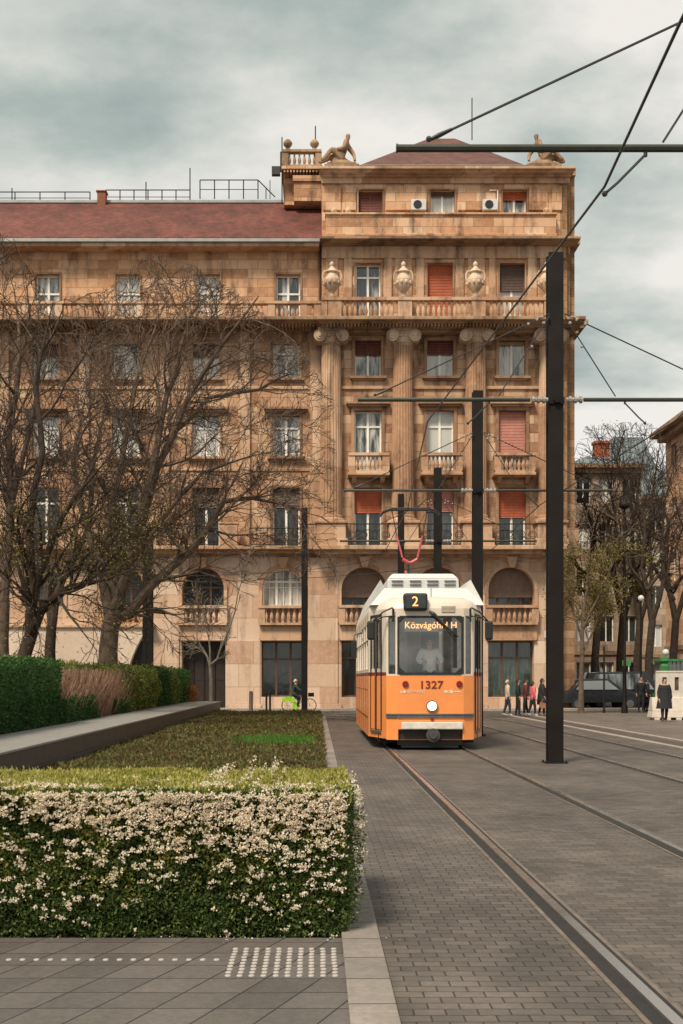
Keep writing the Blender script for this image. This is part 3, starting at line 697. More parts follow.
    mb.rings([[Vector((hc.x+.056*h*math.sin(t)*math.cos(a), hc.y+.06*h*math.sin(t)*math.sin(a)+(.0 if math.sin(a) > -.2 else .014*h), hc.z+.058*h*math.cos(t)+(0 if math.sin(a) < 0.1 else -.03*h*(t/1.7)))) for a in [2*PI*j/12 for j in range(12)]] for t in (.05, .5, .95, 1.35, 1.7)])
    if longhair: mb.ball(hc+Vector((0, .02, -.06))*h, .05*h, 8, sy=.6, sz=1.7)
    mb.build('hair' if not hat else 'hat', hair if not hat else hat, root, smooth=True)
    return root
BR = simple('dark_hair', (.025, .015, .01), .7); BLOND = simple('pale_hair', (.55, .42, .30), .7)
JEANS = simple('dark_jeans', (.03, .035, .05), .85); WSH = simple('white_sneaker', (.6, .58, .55), .6); DSH = simple('dark_shoe', (.03, .022, .02), .6)
walk = lambda s: dict(kl=(-.058, -.05*s, .275), kr=(.058, .03*s, .275), al=(-.06, -.055*s, .045), ar=(.06, .10*s, .055), tl=(-.065, -.13*s if s > 0 else -.02, .018), tr=(.065, .03, .018))
people = [
 (507.5, 716.3, 1.56, 'person in a cream jacket and pale hat at the left end of the walking group', simple('cream_jacket', (.55, .45, .38), .8), JEANS, WSH, BLOND, walk(1), False, PI*.5, False),
 (518, 715.6, 1.60, 'person all in black with long dark hair, second from left in the walking group', BLK, BLK, DSH, BR, walk(.6), False, PI*.45, True),
 (525.5, 716, 1.60, 'person in a dark maroon jacket in the middle of the walking group', simple('maroon_jacket', (.11, .02, .022), .8), BLK, WSH, BR, walk(-.8), False, PI*.5, False),
 (532.5, 716.2, 1.50, 'person in a bright pink jacket bending forward in the walking group', simple('pink_jacket', (.62, .12, .15), .75), BLK, WSH, BR, dict(walk(1), sl=(-.1, -.02, .79)), False, PI*.55, True),
 (542, 716.4, 1.62, 'person in a long black coat at the right end of the walking group', BLK, BLK, simple('tan_shoe', (.45, .25, .16), .7), BR, walk(.7), True, PI*.5, True)]
for px, py, h, lab, top, bot, sh, hr, pose, coat, rz, lh in people:
    D = gd(716.2)+random.uniform(-.4, .4); X = (px-VX)*D/F
    person((X, D, 0.012), h, rz, lab, top, bot, sh, hr, pose, coat, 'people walking together past the corner building', longhair=lh)
D = gd(722); p = person(((664.5-VX)*D/F, D, 0.012), 1.62, 0.15, 'bearded person in a long black overcoat walking alone in front of the white barrier', BLK, BLK, simple('red_brown_shoe', (.12, .04, .035), .6), BR, walk(.5), True)
D = gd(712.5); 
person(((641-VX)*D/F, D, 0.012), 1.7, .1, 'person in dark clothes with a pale face standing left of the white barrier', BLK, BLK, DSH, BR, None, False, 'pedestrians in black beside the barrier')
person(((649-VX)*D/F, D+.5, 0.012), 1.62, PI*.6, 'person in dark clothes standing in profile close to the barrier end', BLK, BLK, DSH, BR, None, True, 'pedestrians in black beside the barrier')
# handbag held by the last of the group
D = gd(716.2); o = at(543.5, 705.5, D-.25); mb = MB(); mb.box(-.16, .16, -.06, .06, -.12, .1); mb.tube([(-.12, 0, .1), (-.07, 0, .26), (.07, 0, .26), (.12, 0, .1)], .012, 5)
b = mb.build('handbag', simple('tan_leather', (.36, .17, .09), .6), None, bevel=.03); b.location = o; b.rotation_euler = (0, .2, .4)
tag(b, 'tan leather handbag carried by the walker in the long black coat', 'bag')
# ---- statues on the roof
def statue(px, flip, lab):
    X = FX(px); z = FZ(166, YT-.75)-.03
    mb = MB(); Y = YT-.1
    mb.box(X-.85, X+.85, Y-.5, Y+.7, z-.0, z+.22); mb.box(X-.72, X+.72, Y-.42, Y+.6, z+.22, z+.34)
    rs = []
    for i in range(6): 
        t = i/5; rs.append([(X+(.66-.16*t)*math.cos(a)*(1+.07*math.sin(3*a+i)), Y+.1+.42*math.sin(a)*(1-.3*t), z+.34+.22*t) for a in [2*PI*j/12 for j in range(12)]])
    mb.rings(rs); st = mb.build('statue', STD, bld); 
    s = 1.75
    pose = dict(pel=(.0, 0, .14), sp=(.05, 0, .21), ch=(.10, 0, .32), nk=(.13, 0, .43), nk2=(.14, -.01, .46), hd=(.145, -.015, .52), tp=(.145, -.01, .57), sl=(.10, -.11, .39), sr=(.13, .11, .39),
                el=(.05, -.16, .25), er=(.28, .12, .22), wl=(-.07, -.14, .24), wr=(.30, .06, .1), hl=(-.11, -.13, .25), hr=(.30, .04, .07),
                pl=(-.02, -.05, .12), pr=(-.02, .05, .12), kl=(-.22, -.08, .26), kr=(-.24, .07, .16), al=(-.40, -.08, .07), ar=(-.46, .07, .06), tl=(-.47, -.08, .05), tr=(-.53, .07, .08))
    pose = {k: Vector(v) for k, v in pose.items()}
    e = bpy.data.objects.new('figure_anchor', None)
    J = {k: v*s*1.15 for k, v in pose.items()}
    ks = list(J); idx = {k: i for i, k in enumerate(ks)}
    me = skin_mesh([J[k] for k in ks], [(idx[a], idx[b]) for a, b in EDG], [tuple(x*s*1.35 for x in RAD[k]) if isinstance(RAD[k], tuple) else RAD[k]*s*2.1 for k in ks])
    for v in me.vertices:
        v.co.x *= flip*1.1; v.co.z *= 1.3; v.co.x += X; v.co.y += Y; v.co.z += z+.42
    me.materials.append(STD); me.name = 'figure'
    f = bpy.data.objects.new('figure', me); COL.objects.link(f); f.parent = st
    mb = MB(); rs = [[(X-flip*.1+r*math.cos(a)*(1+.12*math.sin(5*a)), Y+.15+.3*math.sin(a), z+.5+hh) for a in [2*PI*j/14 for j in range(14)]] for hh, r in ((0, .5), (.2, .42), (.34, .2))]
    mb.rings(rs); mb.build('drapery', STD, st, smooth=True)
    st['label'] = lab
statue(341.5, 1, 'reclining stone figure at the left end of the tower roof')
statue(542, -1, 'reclining stone figure at the right end of the tower roof')
# ---- driver
SHIRT = simple('white_shirt', (.85, .85, .83), .8, var=.08)
pose = dict(kl=(-.07, -.22, .50), kr=(.07, -.22, .50), al=(-.07, -.24, .28), ar=(.07, -.24, .28), tl=(-.07, -.30, .26), tr=(.07, -.30, .26), el=(-.16, -.06, .66), er=(.16, -.06, .66), wl=(-.10, -.18, .64), wr=(.10, -.18, .64), hl=(-.08, -.22, .64), hr=(.08, -.22, .64))
person((2.56, 26.05, .82), 1.72, 0, 'person in a white shirt seated at the tram controls behind the windscreen', SHIRT, JEANS, DSH, BR, pose, fat=1.15)
# ---- cyclist and bicycle
D = 53.4; X = (299-VX)*D/F
bk = empty('bicycle', (X, D, .012), 0, 'city hire bicycle with lime green rear panels crossing behind the flower bed', 'bicycle')
mb = MB()
for sx in (-.50, .50):
    w = MB(); w.tube([(sx+.30*math.cos(2*PI*i/20), 0, .32+.30*math.sin(2*PI*i/20)) for i in range(21)], .022, 6)
    for i in range(10): w.tube([(sx, 0, .32), (sx+.3*math.cos(2*PI*i/10), 0, .32+.3*math.sin(2*PI*i/10))], .004, 3)
    w.build('wheel', RUB, bk)
mb.tube([(-.5, 0, .32), (-.05, 0, .30), (.32, 0, .78), (.36, 0, .92)], .022, 6); mb.tube([(-.05, 0, .3), (-.15, 0, .85)], .02, 6); mb.tube([(-.5, 0, .32), (-.12, 0, .66), (.32, 0, .74)], .018, 6); mb.tube([(.33, 0, .8), (.5, 0, .32)], .02, 6)
mb.disc((-.05, 0, .3), .09, (0, 1, 0), .02, 14)
mb.build('frame', simple('bike_white', (.6, .6, .58), .4), bk)
mb = MB(); mb.tube([(.33, -.28, 1.02), (.38, -.1, .95), (.38, .1, .95), (.33, .28, 1.02)], .015, 6); mb.build('handlebar', IRON, bk)
mb = MB(); mb.rings([[(-.27+a, b*.1, .88+c) for a, b, c in ((0, -1, 0), (.0, 1, 0), (.27, .25, 0), (.27, -.25, 0))], [(-.27+a, b*.08, .93) for a, b in ((0, -1), (0, 1), (.27, .2), (.27, -.2))]]); mb.build('saddle', RUB, bk)
GRN = simple('lime_green', (.30, .62, .03), .4)
mb = MB(); mb.prism([(-.82, .45), (-.74, .66), (-.5, .74), (-.22, .66), (-.14, .40), (-.5, .52)], -.05, -.035); mb.prism([(-.82, .45), (-.74, .66), (-.5, .74), (-.22, .66), (-.14, .40), (-.5, .52)], .035, .05)
mb.box(-.3, -.05, -.05, .05, .15, .45); mb.build('mudguard_panel', GRN, bk)
mb = MB(); mb.box(.42, .7, -.16, .16, .72, .9); mb.build('front_basket', IRON, bk)
pose = dict(pel=(0, .08, .56), sp=(0, .055, .62), ch=(0, 0, .71), kl=(-.06, -.14, .42), kr=(.06, -.10, .36), al=(-.06, -.04, .23), ar=(.06, -.02, .12), tl=(-.06, -.11, .21), tr=(.06, -.09, .1), pl=(-.05, .06, .54), pr=(.05, .06, .54),
            el=(-.13, -.10, .66), er=(.13, -.10, .66), wl=(-.13, -.21, .63), wr=(.13, -.21, .63), hl=(-.13, -.24, .63), hr=(.13, -.24, .63))
person((X-.16, D, -.02), 1.62, PI/2, 'cyclist in a dark green jacket and pale cap riding the hire bicycle', simple('dark_green_jacket', (.02, .05, .045), .8), BLK, WSH, BR, pose, hat=simple('pale_cap', (.6, .52, .42), .8))

# ================================================================== TRAM
TX, TY = 2.47, 24.9
tram = empty('tram', (TX, TY, 0), 0, 'orange and cream city tram on route 2 facing the viewer on the left track', 'tram')
def seg(p0, p1):
    p0, p1 = Vector((*p0, 0)), Vector((*p1, 0)); t = (p1-p0).normalized(); n = Vector((-t.y, t.x, 0))
    return (p1-p0).length, (lambda u, v, w: p0+t*u+n*w+Vector((0, 0, v)))
LT = 9.4
planL = [(-1.29, LT), (-1.29, 1.30), (-.95, .14), (-.72, .02), (.72, .02), (.95, .14), (1.29, 1.30), (1.29, LT)]
lower = MB(); upper = MB(); band = MB(); glassm = []
def panel(mb, P, u0, u1, v0, v1, ops, d=.05): wall_cells(mb, P, u0, u1, v0, v1, ops, d)
segs = [seg(planL[i], planL[i+1]) for i in range(7)]
Z_S, Z_W, Z_T = .25, 1.62, 3.08
winframes = MB()
for i, (L, P) in enumerate(segs):
    if i == 3:
        panel(lower, P, 0, L, Z_S-.02, Z_W, [(L/2, 1.40, Z_S-.02, .46, 0)], .25)
        panel(upper, P, 0, L, Z_W, Z_T, [(L/2, 1.39, 1.66, 2.90, 0)], .06)
    elif i in (2, 4):
        panel(lower, P, 0, L, Z_S-.02, Z_W, []); panel(upper, P, 0, L, Z_W, Z_T, [(L/2, .17, 1.66, 2.92, 0)], .04)
    elif i in (1, 5):
        panel(lower, P, 0, L, Z_S, Z_W, []); panel(upper, P, 0, L, Z_W+.08, Z_T, [(L*.30, .27, 1.78, 2.86, 0), (L*.62, .27, 1.78, 2.86, 0)], .04)
        wall_cells(band, P, 0, L, Z_W, Z_W+.08, [], .02)
    else:
        ws = [(.85+j*1.32, 1.05, 1.78, 2.82, 0) for j in range(6)]
        panel(lower, P, 0, L, Z_S, Z_W, []); panel(upper, P, 0, L, Z_W+.08, Z_T, ws, .05); wall_cells(band, P, 0, L, Z_W, Z_W+.08, [], .02)
body = lower.build('body', ORANGE, tram)
upb = upper.build('upper_body', CREAM, tram)
band.build('waist_band', MAROON, tram)
# glazing
def gpane(P, u, w, z0, z1, mat, name, d=.035):
    mb = MB(); mb.quad(P(u-w/2, z0, d), P(u+w/2, z0, d), P(u+w/2, z1, d), P(u-w/2, z1, d)); return mb.build(name, mat, tram)
L, P = segs[3]; ws = gpane(P, L/2, 1.42, 1.64, 2.92, GL, 'windscreen')
mb = MB(); c = L/2
def barP(mb, P, u0, u1, v0, v1, w0, w1):
    vs = [P(u, v, w) for v in (v0, v1) for w in (w0, w1) for u in (u0, u1)]
    mb.add(vs, ((0, 2, 3, 1), (4, 5, 7, 6), (0, 1, 5, 4), (2, 6, 7, 3), (0, 4, 6, 2), (1, 3, 7, 5)))
for a in ((c-.72, c-.675, 1.66, 2.90), (c+.675, c+.72, 1.66, 2.90), (c-.67, c+.67, 2.875, 2.92), (c-.67, c+.67, 1.64, 1.69)): barP(mb, P, *a, -.015, .05)
for sx, sz in ((-1, 0), (1, 0), (-1, 1), (1, 1)):
    u = c+sx*.675; v = 1.69 if sz == 0 else 2.875; k = 1 if sz == 0 else -1
    vs = [P(u, v, -.01), P(u-sx*.12, v, -.01), P(u, v+k*.12, -.01)]; mb.add(vs, ((0, 1, 2),))
mb.build('windscreen_seal', RUB, ws)
for i in (2, 4): gpane(segs[i][1], segs[i][0]/2, .17, 1.66, 2.92, GLD, 'side_window')
for i in (1, 5):
    L, P = segs[i]
    mb = MB()
    for u0, u1 in ((L*.30-.17, L*.30-.135), (L*.30+.135, L*.30+.16), (L*.62-.16, L*.62-.135), (L*.62+.135, L*.62+.17)): barP(mb, P, u0, u1, .42, 2.95, -.02, .03)
    barP(mb, P, L*.30-.17, L*.62+.17, 2.93, 2.98, -.02, .03)
    dr = mb.build('door', RUB, tram); dr['label'] = 'narrow front folding door on the tapered cab corner'
    for f_ in (.30, .62):
        g = gpane(P, L*f_, .27, 1.78, 2.86, GLD, 'door_pane'); g.parent = dr
        m_ = MB(); barP(m_, P, L*f_-.135, L*f_+.135, .44, 1.60, -.012, .01); m_.build('door_leaf', ORANGE, dr)
    m_ = MB(); barP(m_, P, L*.46-.03, L*.46+.03, .44, 1.72, -.024, -.005); m_.build('door_strip', MAROON, dr)
    m_ = MB(); barP(m_, P, L*.18, L*.74, .36, .41, -.035, .02); m_.build('door_step', GREYS, dr)
for i in (0, 6):
    L, P = segs[i]
    for j in range(6):
        g = gpane(P, .85+j*1.32, 1.05, 1.78, 2.82, GLD, 'side_window')
        m_ = MB(); u = .85+j*1.32; barP(m_, P, u-.5, u+.5, 2.42, 2.45, .0, .05); m_.build('window_bar', RUB, g)
    m_ = MB()
    for u in (.15, 1.5, 2.83, 4.15, 5.47, 6.8, 8.0): barP(m_, P, u-.012, u+.012, .30, 3.0, -.006, .0)
    barP(m_, P, .1, L-.1, .66, .69, -.008, 0); barP(m_, P, .1, L-.1, 1.30, 1.312, -.006, 0)
    m_.build('panel_seam', BROWNF, tram)
# roof shell
def planring(sc_x, z, y0=0, yf=0):
    return [(x*sc_x, max(y, 0)*(1 if y > 5 else 1)+(yf if y < 2 else 0), z) for x, y in planL]
mb = MB(); mb.rings([planring(1, Z_T), planring(.985, 3.18, yf=.03), planring(.94, 3.26, yf=.10), planring(.80, 3.33, yf=.22), planring(.3, 3.36, yf=.5)])
mb.build('roof', CREAM, tram, smooth=True)
# side shrouds and sloping front fairing
mb = MB()
for s in (-1, 1):
    pr = [(s*1.27, .75, 3.20), (s*1.27, LT-.1, 3.18), (s*1.06, LT-.1, 3.74), (s*1.02, 1.15, 3.80)]
    inn = [(s*.62, .60, 3.20), (s*.95, LT-.1, 3.16), (s*.98, LT-.1, 3.70), (s*.92, 1.25, 3.62)]
    mb.add(pr+inn, ((0, 1, 2, 3), (4, 7, 6, 5), (0, 3, 7, 4), (3, 2, 6, 7), (1, 5, 6, 2), (0, 4, 5, 1)))
mb.add([(-.9, .62, 3.20), (.9, .62, 3.20), (.92, 1.3, 3.62), (-.92, 1.3, 3.62), (-.92, 1.32, 3.1), (.92, 1.32, 3.1)], ((0, 1, 2, 3), (3, 2, 5, 4), (0, 4, 5, 1)))
mb.build('roof_fairing', TWHITE, tram)
mb = MB(); z0, z1 = 3.50, 4.0; mb.frustum((0, 3.2, z0), .84, 1.5, (0, 3.2, z1-.12), .82, 1.48); mb.frustum((0, 3.2, z1-.12), .82, 1.48, (0, 3.2, z1), .70, 1.36); mb.box(-.8, .8, 1.8, 4.6, 3.3, 3.5)
ac = mb.build('roof_ventilation_box', TWHITE, tram, bevel=.03)
mb = MB()
for ux in (-.60, -.18, .22, .62):
    for k in range(4):
        if ux < -.5 and k < 1: continue
        mb.box(ux-.13, ux+.13, 1.68, 1.71, 3.55+k*.085, 3.575+k*.085)
mb.build('vent_slot', GREYS, ac)
mb = MB(); mb.box(-.72, .72, 1.9, 7.5, 3.3, 3.6); mb.box(-.6, .6, 5.5, 8.6, 3.3, 3.85); mb.build('roof_equipment', TWHITE, tram, bevel=.04)
mb = MB()
for x0 in (-.45, .35): mb.tube([(x0, 2.2, 3.92), (x0, 2.2, 4.02), (x0+.16, 2.2, 4.02), (x0+.16, 2.2, 3.92)], .012, 4)
mb.tube([(.06, .5, 3.3), (.06, .5, 3.55)], .012, 4); mb.build('grab_rail', INS, tram)
# front fittings, local coordinates (front plane y = .02)
def fx(px): return (px-VX)/46.1-TX
def fz(py): return CH+(HY-py)/46.1
def text(s, size, x, z, y, mat, name, parent, al='CENTER', ext=.004, sx=1.0, off=0.0):
    cu = bpy.data.curves.new(name, 'FONT'); cu.body = s; cu.size = size; cu.align_x = al; cu.align_y = 'CENTER'; cu.extrude = ext; cu.offset = off
    o = bpy.data.objects.new('tmp', cu); COL.objects.link(o)
    dg = bpy.context.evaluated_depsgraph_get(); dg.update(); me = bpy.data.meshes.new_from_object(o.evaluated_get(dg)); bpy.data.objects.remove(o)
    me.transform(Matrix.Translation((x, y, z)) @ Matrix.Rotation(PI/2, 4, 'X') @ Matrix.Diagonal((sx, 1, 1, 1)))
    me.materials.clear(); me.materials.append(mat); o = bpy.data.objects.new(name, me); COL.objects.link(o); o.parent = parent; return o
def emis(name, col, st):
    m, nt, out = newmat(name); e = nt.nodes.new('ShaderNodeEmission'); e.inputs[0].default_value = (*col, 1); e.inputs[1].default_value = st; lk(nt, e.outputs[0], out.inputs[0]); return m
LED = emis('amber_led', (1.0, .42, .14), 2.2); LAMP = emis('headlamp_glow', (1.0, .86, .66), 3.0)
mb = MB(); mb.box(fx(403.3), fx(427), -.12, .22, fz(611), fz(593.5)); nb = mb.build('route_number_box', RUB, tram, bevel=.05)
m_ = MB(); m_.box(fx(405.5), fx(425), -.126, -.118, fz(608.5), fz(596)); m_.build('number_screen', simple('screen_dark', (.03, .04, .045), .15), nb)
text('2', .30, fx(414.5), fz(602.4), -.130, LED, 'route_digit', nb)
ds = MB(); ds.box(fx(404), fx(458), .09, .12, fz(631.5), fz(619)); dso = ds.build('destination_display', simple('display_glass', (.10, .12, .13), .3), tram)
text('Közvágóhíd H', .205, fx(431), fz(625.4), .082, LED, 'destination_text', dso, sx=.98)
text('1327', .235, fx(431), fz(685.2), .012, MAROON, 'fleet_number', tram, ext=.003, sx=1.12, off=.004)
PALE = simple('pale_decal', (.80, .62, .45), .5)
text('BUDAPEST', .078, fx(415.5), fz(691.7), .014, PALE, 'operator_text', tram, ext=.002, sx=1.2)
mb = MB(); mb.box(fx(400.5), fx(402.3), .013, .019, fz(693), fz(690.6)); mb.box(fx(402.9), fx(405.2), .013, .019, fz(693), fz(690.6)); mb.box(fx(444), fx(448), .013, .019, fz(692.8), fz(690.4)); mb.disc((fx(451), .015, fz(691.6)), .04, (0, 1, 0), .006, 14); mb.box(fx(453.8), fx(460.5), .013, .019, fz(692.2), fz(691)); mb.build('operator_emblem', PALE, tram)
for px in (405.3, 459.2):
    mb = MB(); mb.disc((fx(px), .0, fz(684)), .055, (0, 1, 0), .05, 16); o = mb.build('marker_lamp', REDL, tram)
    m_ = MB(); m_.disc((fx(px), .008, fz(684)), .068, (0, 1, 0), .03, 16); m_.build('lamp_rim', MAROON, o)
mb = MB(); mb.disc((fx(431.8), -.015, fz(706)), .098, (0, 1, 0), .05, 24); h = mb.build('headlight', LAMP, tram)
m_ = MB(); m_.disc((fx(431.8), -.0, fz(706)), .125, (0, 1, 0), .05, 24); m_.build('headlight_rim', GREYS, h)
mb = MB()
for z in (fz(714.3), fz(716.7)):
    for q in (2, 3, 4): barP(mb, segs[q][1], 0, segs[q][0], z-.014, z+.014, -.035, .0)
for q in (2, 3, 4): barP(mb, segs[q][1], 0.001, segs[q][0]-.001, fz(717), fz(714), -.015, .001)
mb.build('bumper_rail', GREYS, tram)
mb = MB(); mb.box(fx(401), fx(462.5), -.06, .02, fz(729.2), fz(722)); mb.build('bumper', simple('bumper_white', (.62, .58, .52), .5), tram, bevel=.02)
mb = MB(); mb.disc((fx(432), .0, fz(719.2)), .035, (0, 1, 0), .05, 12); mb.build('socket', MAROON, tram)
mb = MB(); mb.box(-.70, .70, .10, .5, .12, .47); mb.box(-.62, .62, .12, 1.2, .06, .3); mb.build('front_recess', RUB, tram)
mb = MB(); mb.disc((fx(432.5), -.08, fz(735)), .15, (0, 1, 0), .08, 24); mb.disc((fx(432.5), -.13, fz(735)), .085, (0, 1, 0), .06, 18); mb.tube([(fx(432.5), 0, fz(735)), (fx(432.5), .5, fz(735))], .06, 8); mb.build('coupler', simple('coupler_iron', (.05, .05, .05), .6), tram, bevel=.01)
mb = MB(); mb.box(fx(441.5), fx(455), .01, .04, fz(612.5), fz(606)); 
mb.build('front_vent', simple('vent_beige', (.33, .28, .22), .5), tram)
mb = MB()
for k in range(5): z = fz(612)+k*.028; mb.box(fx(442), fx(454.5), -.0, .012, z, z+.012)
mb.build('vent_louvre', CREAM, tram)
mb = MB(); mb.tube([(fx(429.5), -.02, fz(612)), (fx(433), -.07, fz(614)), (fx(444), -.09, fz(626)), (fx(457.5), -.08, fz(637))], [.035, .04, .025, .014], 6); mb.tube([(fx(430.5), -.04, fz(613)), (fx(455), -.1, fz(640))], .012, 4)
wp = mb.build('wiper', RUB, tram); mb = MB(); mb.box(fx(453), fx(456.5), -.05, -.02, fz(668), fz(628)); mb.build('wiper_blade', RUB, wp)
for s, a, b_, c_ in ((-1, 393, 373, 371), (1, 470, 488, 489)):
    mb = MB(); mb.tube([(fx(a), .05, fz(609)), (fx(a-s*-1*0)+s*.02, -.05, fz(608)), (fx((a+b_)/2), -.02, fz(612)), (fx(b_), .05, fz(621)), (fx(b_), .05, fz(628))], .017, 5)
    mb.tube([(fx(a), .05, fz(616)), (fx((a+b_)/2), 0, fz(617)), (fx(b_), .05, fz(622))], .014, 5); mb.tube([(fx(a), .0, fz(609)), (fx(a), .0, fz(622))], .025, 5)
    o = mb.build('mirror_arm', RUB, tram); mb = MB(); mb.box(fx(c_)-.085, fx(c_)+.085, .0, .12, fz(640), fz(621)); mb.build('mirror', RUB, o, bevel=.04)
mb = MB(); mb.box(-1.56, -1.42, 5.0, 5.1, 2.1, 2.55); mb.tube([(-1.27, 5.0, 2.75), (-1.49, 5.05, 2.7), (-1.49, 5.05, 2.5)], .02, 4); mb.build('side_mirror', RUB, tram, bevel=.03)
# interior
INT = simple('tram_interior', (.72, .73, .71), .7)
mb = MB(); mb.box(-1.2, 1.2, 1.35, LT-.1, .55, .75); mb.box(-.85, .85, .3, 1.35, .55, .75); mb.box(-1.1, 1.1, 1.95, 2.0, .75, 1.7); mb.box(-1.1, -.35, 1.95, 2.0, 1.7, 3.0); mb.box(.45, 1.1, 1.95, 2.0, 1.7, 3.0); mb.box(-.66, .66, .15, .55, .75, 1.62)
for j in range(4):
    for s in (-.75, .75): mb.box(s-.25, s+.25, 2.8+j*1.5, 3.2+j*1.5, .75, 1.2); mb.box(s-.25, s+.25, 3.15+j*1.5, 3.22+j*1.5, 1.2, 1.75)
mb.build('interior', INT, tram)
mb = MB(); mb.box(-.28, .28, 1.35, 1.45, 1.2, 2.25); mb.box(-.26, .26, .95, 1.4, 1.2, 1.3); mb.box(-.08, .08, 1.1, 1.25, .75, 1.2); mb.build('driver_seat', simple('seat_grey', (.08, .09, .10), .8), tram, bevel=.04)
mb = MB(); mb.box(-1.05, 1.05, LT-.12, LT-.1, .3, 3.1); mb.build('rear_bulkhead', CREAM, tram)
# running gear
mb = MB(); mb.box(-1.05, 1.05, .9, 4.2, .12, .6); mb.box(-1.05, 1.05, 5.6, 9, .12, .6); mb.box(-1.1, 1.1, .6, LT-.1, .24, .55)
bo = mb.build('bogie', RUB, tram)
for y in (1.7, 3.5, 6.4, 8.2):
    for s in (-.83, .83): m_ = MB(); m_.disc((s, y, .33), .32, (1, 0, 0), .1, 20); m_.build('wheel', GREYS, bo)
# pantograph
PT = 5.6; RED = simple('red_frame', (.42, .07, .08), .5)
mb = MB(); mb.tube([(-.05, PT-1.2, 3.9), (-.16, PT-.6, 4.35)], .03, 6); mb.box(-.45, .45, PT-.9, PT+.5, 3.84, 3.9)
for s in (-1, 1):
    mb.tube([(s*.20, PT-.1, 4.76), (s*.34, PT, 5.35)], .026, 6)
mb.tube([(s_*.20, PT-.1, 4.72-.12*(1-abs(s_))) for s_ in (-1, -.6, -.2, .2, .6, 1)], .05, 6)
pg = mb.build('pantograph', RED, tram)
mb = MB()
for s in (-1, 1): mb.tube([(s*.34, PT, 5.33), (s*.46, PT, 5.98)], .014, 6)
mb.tube([(-.04, PT-.1, 3.9), (-.04, PT-.1, 4.66)], .028, 6)
for y in (PT-.14, PT+.14): mb.tube([(-.78, y, 5.88), (-.70, y, 5.98), (-.5, y, 6.05), (.5, y, 6.05), (.70, y, 5.98), (.78, y, 5.88)], .028, 5)
mb.tube([(-.46, PT-.14, 6.0), (-.46, PT+.14, 6.0)], .02, 4); mb.tube([(.46, PT-.14, 6.0), (.46, PT+.14, 6.0)], .02, 4); mb.build('pantograph_head', IRON, pg)
# rear articulated section
rc = MB(); 
def rb(mb, z0, z1, hw=1.2, y0=.5, y1=8.8):
    a = math.radians(2.2); M = Matrix.Translation((.12, LT, 0)) @ Matrix.Rotation(-a, 4, 'Z'); mb.box(-hw, hw, y0, y1, z0, z1, M)
rb(rc, .25, 1.62); rb(rc, .1, .25, .95); rear = rc.build('rear_section', ORANGE, tram); rear['label'] = 'second articulated section following behind the leading one'
rc = MB(); rb(rc, 1.70, 3.3, 1.2); rc.build('rear_upper', CREAM, rear); rc = MB(); rb(rc, 1.62, 1.70, 1.2); rc.build('rear_band', MAROON, rear)
rc = MB()
for j in range(6): rb(rc, 1.8, 2.8, 1.206, .8+j*1.33, 1.85+j*1.33)
rc.build('rear_window', PANED, rear)
rc = MB(); rb(rc, .4, 3.2, 1.05, -.1, .5); rc.build('bellows', RUB, rear); rc = MB(); rb(rc, 3.3, 3.6, .95, 1, 8.3); rc.build('rear_roof_fairing', TWHITE, rear)
# ================================================================== GROUND
def sheet(name, x0, x1, y0, y1, z, mat, label=None):
    mb = MB(); mb.quad((x0, y0, z), (x1, y0, z), (x1, y1, z), (x0, y1, z)); return tag(mb.build(name, mat), label, kind='structure')
PAV = pavers('plaza_paving', (.128, .108, .094), (.078, .066, .059), .165, .085, (.045, .038, .033), ms=.004, big=.6)
PAV2 = pavers('side_paving', (.125, .106, .093), (.083, .071, .064), .15, .10, (.036, .031, .028), ms=.005, big=.6)
SLAB = pavers('grey_slabs', (.122, .108, .098), (.088, .078, .072), .285, .27, (.022, .02, .02), ms=.005, shear=-.105, offs=0, big=.2)
ASPH = pavers('asphalt', (.075, .066, .058), (.07, .062, .056), 3.0, 4.0, (.065, .058, .052), ms=.01)
FAR = pavers('stone_square', (.15, .125, .105), (.12, .10, .087), .6, .4, (.06, .05, .045), ms=.006)
sheet('ground', -900, 900, -300, 1500, -.004, ASPH)
sheet('track_paving', 1.5, 8.0, -20, 46, .004, PAV)
sheet('side_paving', .37, 1.52, -20, 46, .004, PAV2)
sheet('pavement', -30, .15, -8, 6.85, .008, SLAB)
sheet('square', 9.1, 60, -20, 52.5, .006, FAR)
mb = MB()
def kerbrow(x0, x1, y0, y1, L, z0, z1):
    y = y0
    while y < y1: mb.box(x0, x1, y, min(y+L, y1)-.014, z0, z1); y += L
kerbrow(.15, .375, -6, 47, .45, -.05, .03); k = mb.build('kerb', pavers('kerb_stone', (.25, .22, .195), (.19, .17, .15), 3.0, .45, (.05, .045, .04), ms=.007, big=.5), bevel=.006); k['kind'] = 'structure'
mb = MB(); kerbrow(8.02, 8.2, -20, 50, 1.0, -.05, .035); kerbrow(8.98, 9.12, -20, 50, 1.0, -.05, .035); k = mb.build('kerb', CONC, bevel=.006); k['kind'] = 'structure'
mb = MB(); mb.box(XL, 22, YT-1.4, YW+.5, -.05, .10); k = mb.build('sidewalk', CONC); k['kind'] = 'structure'
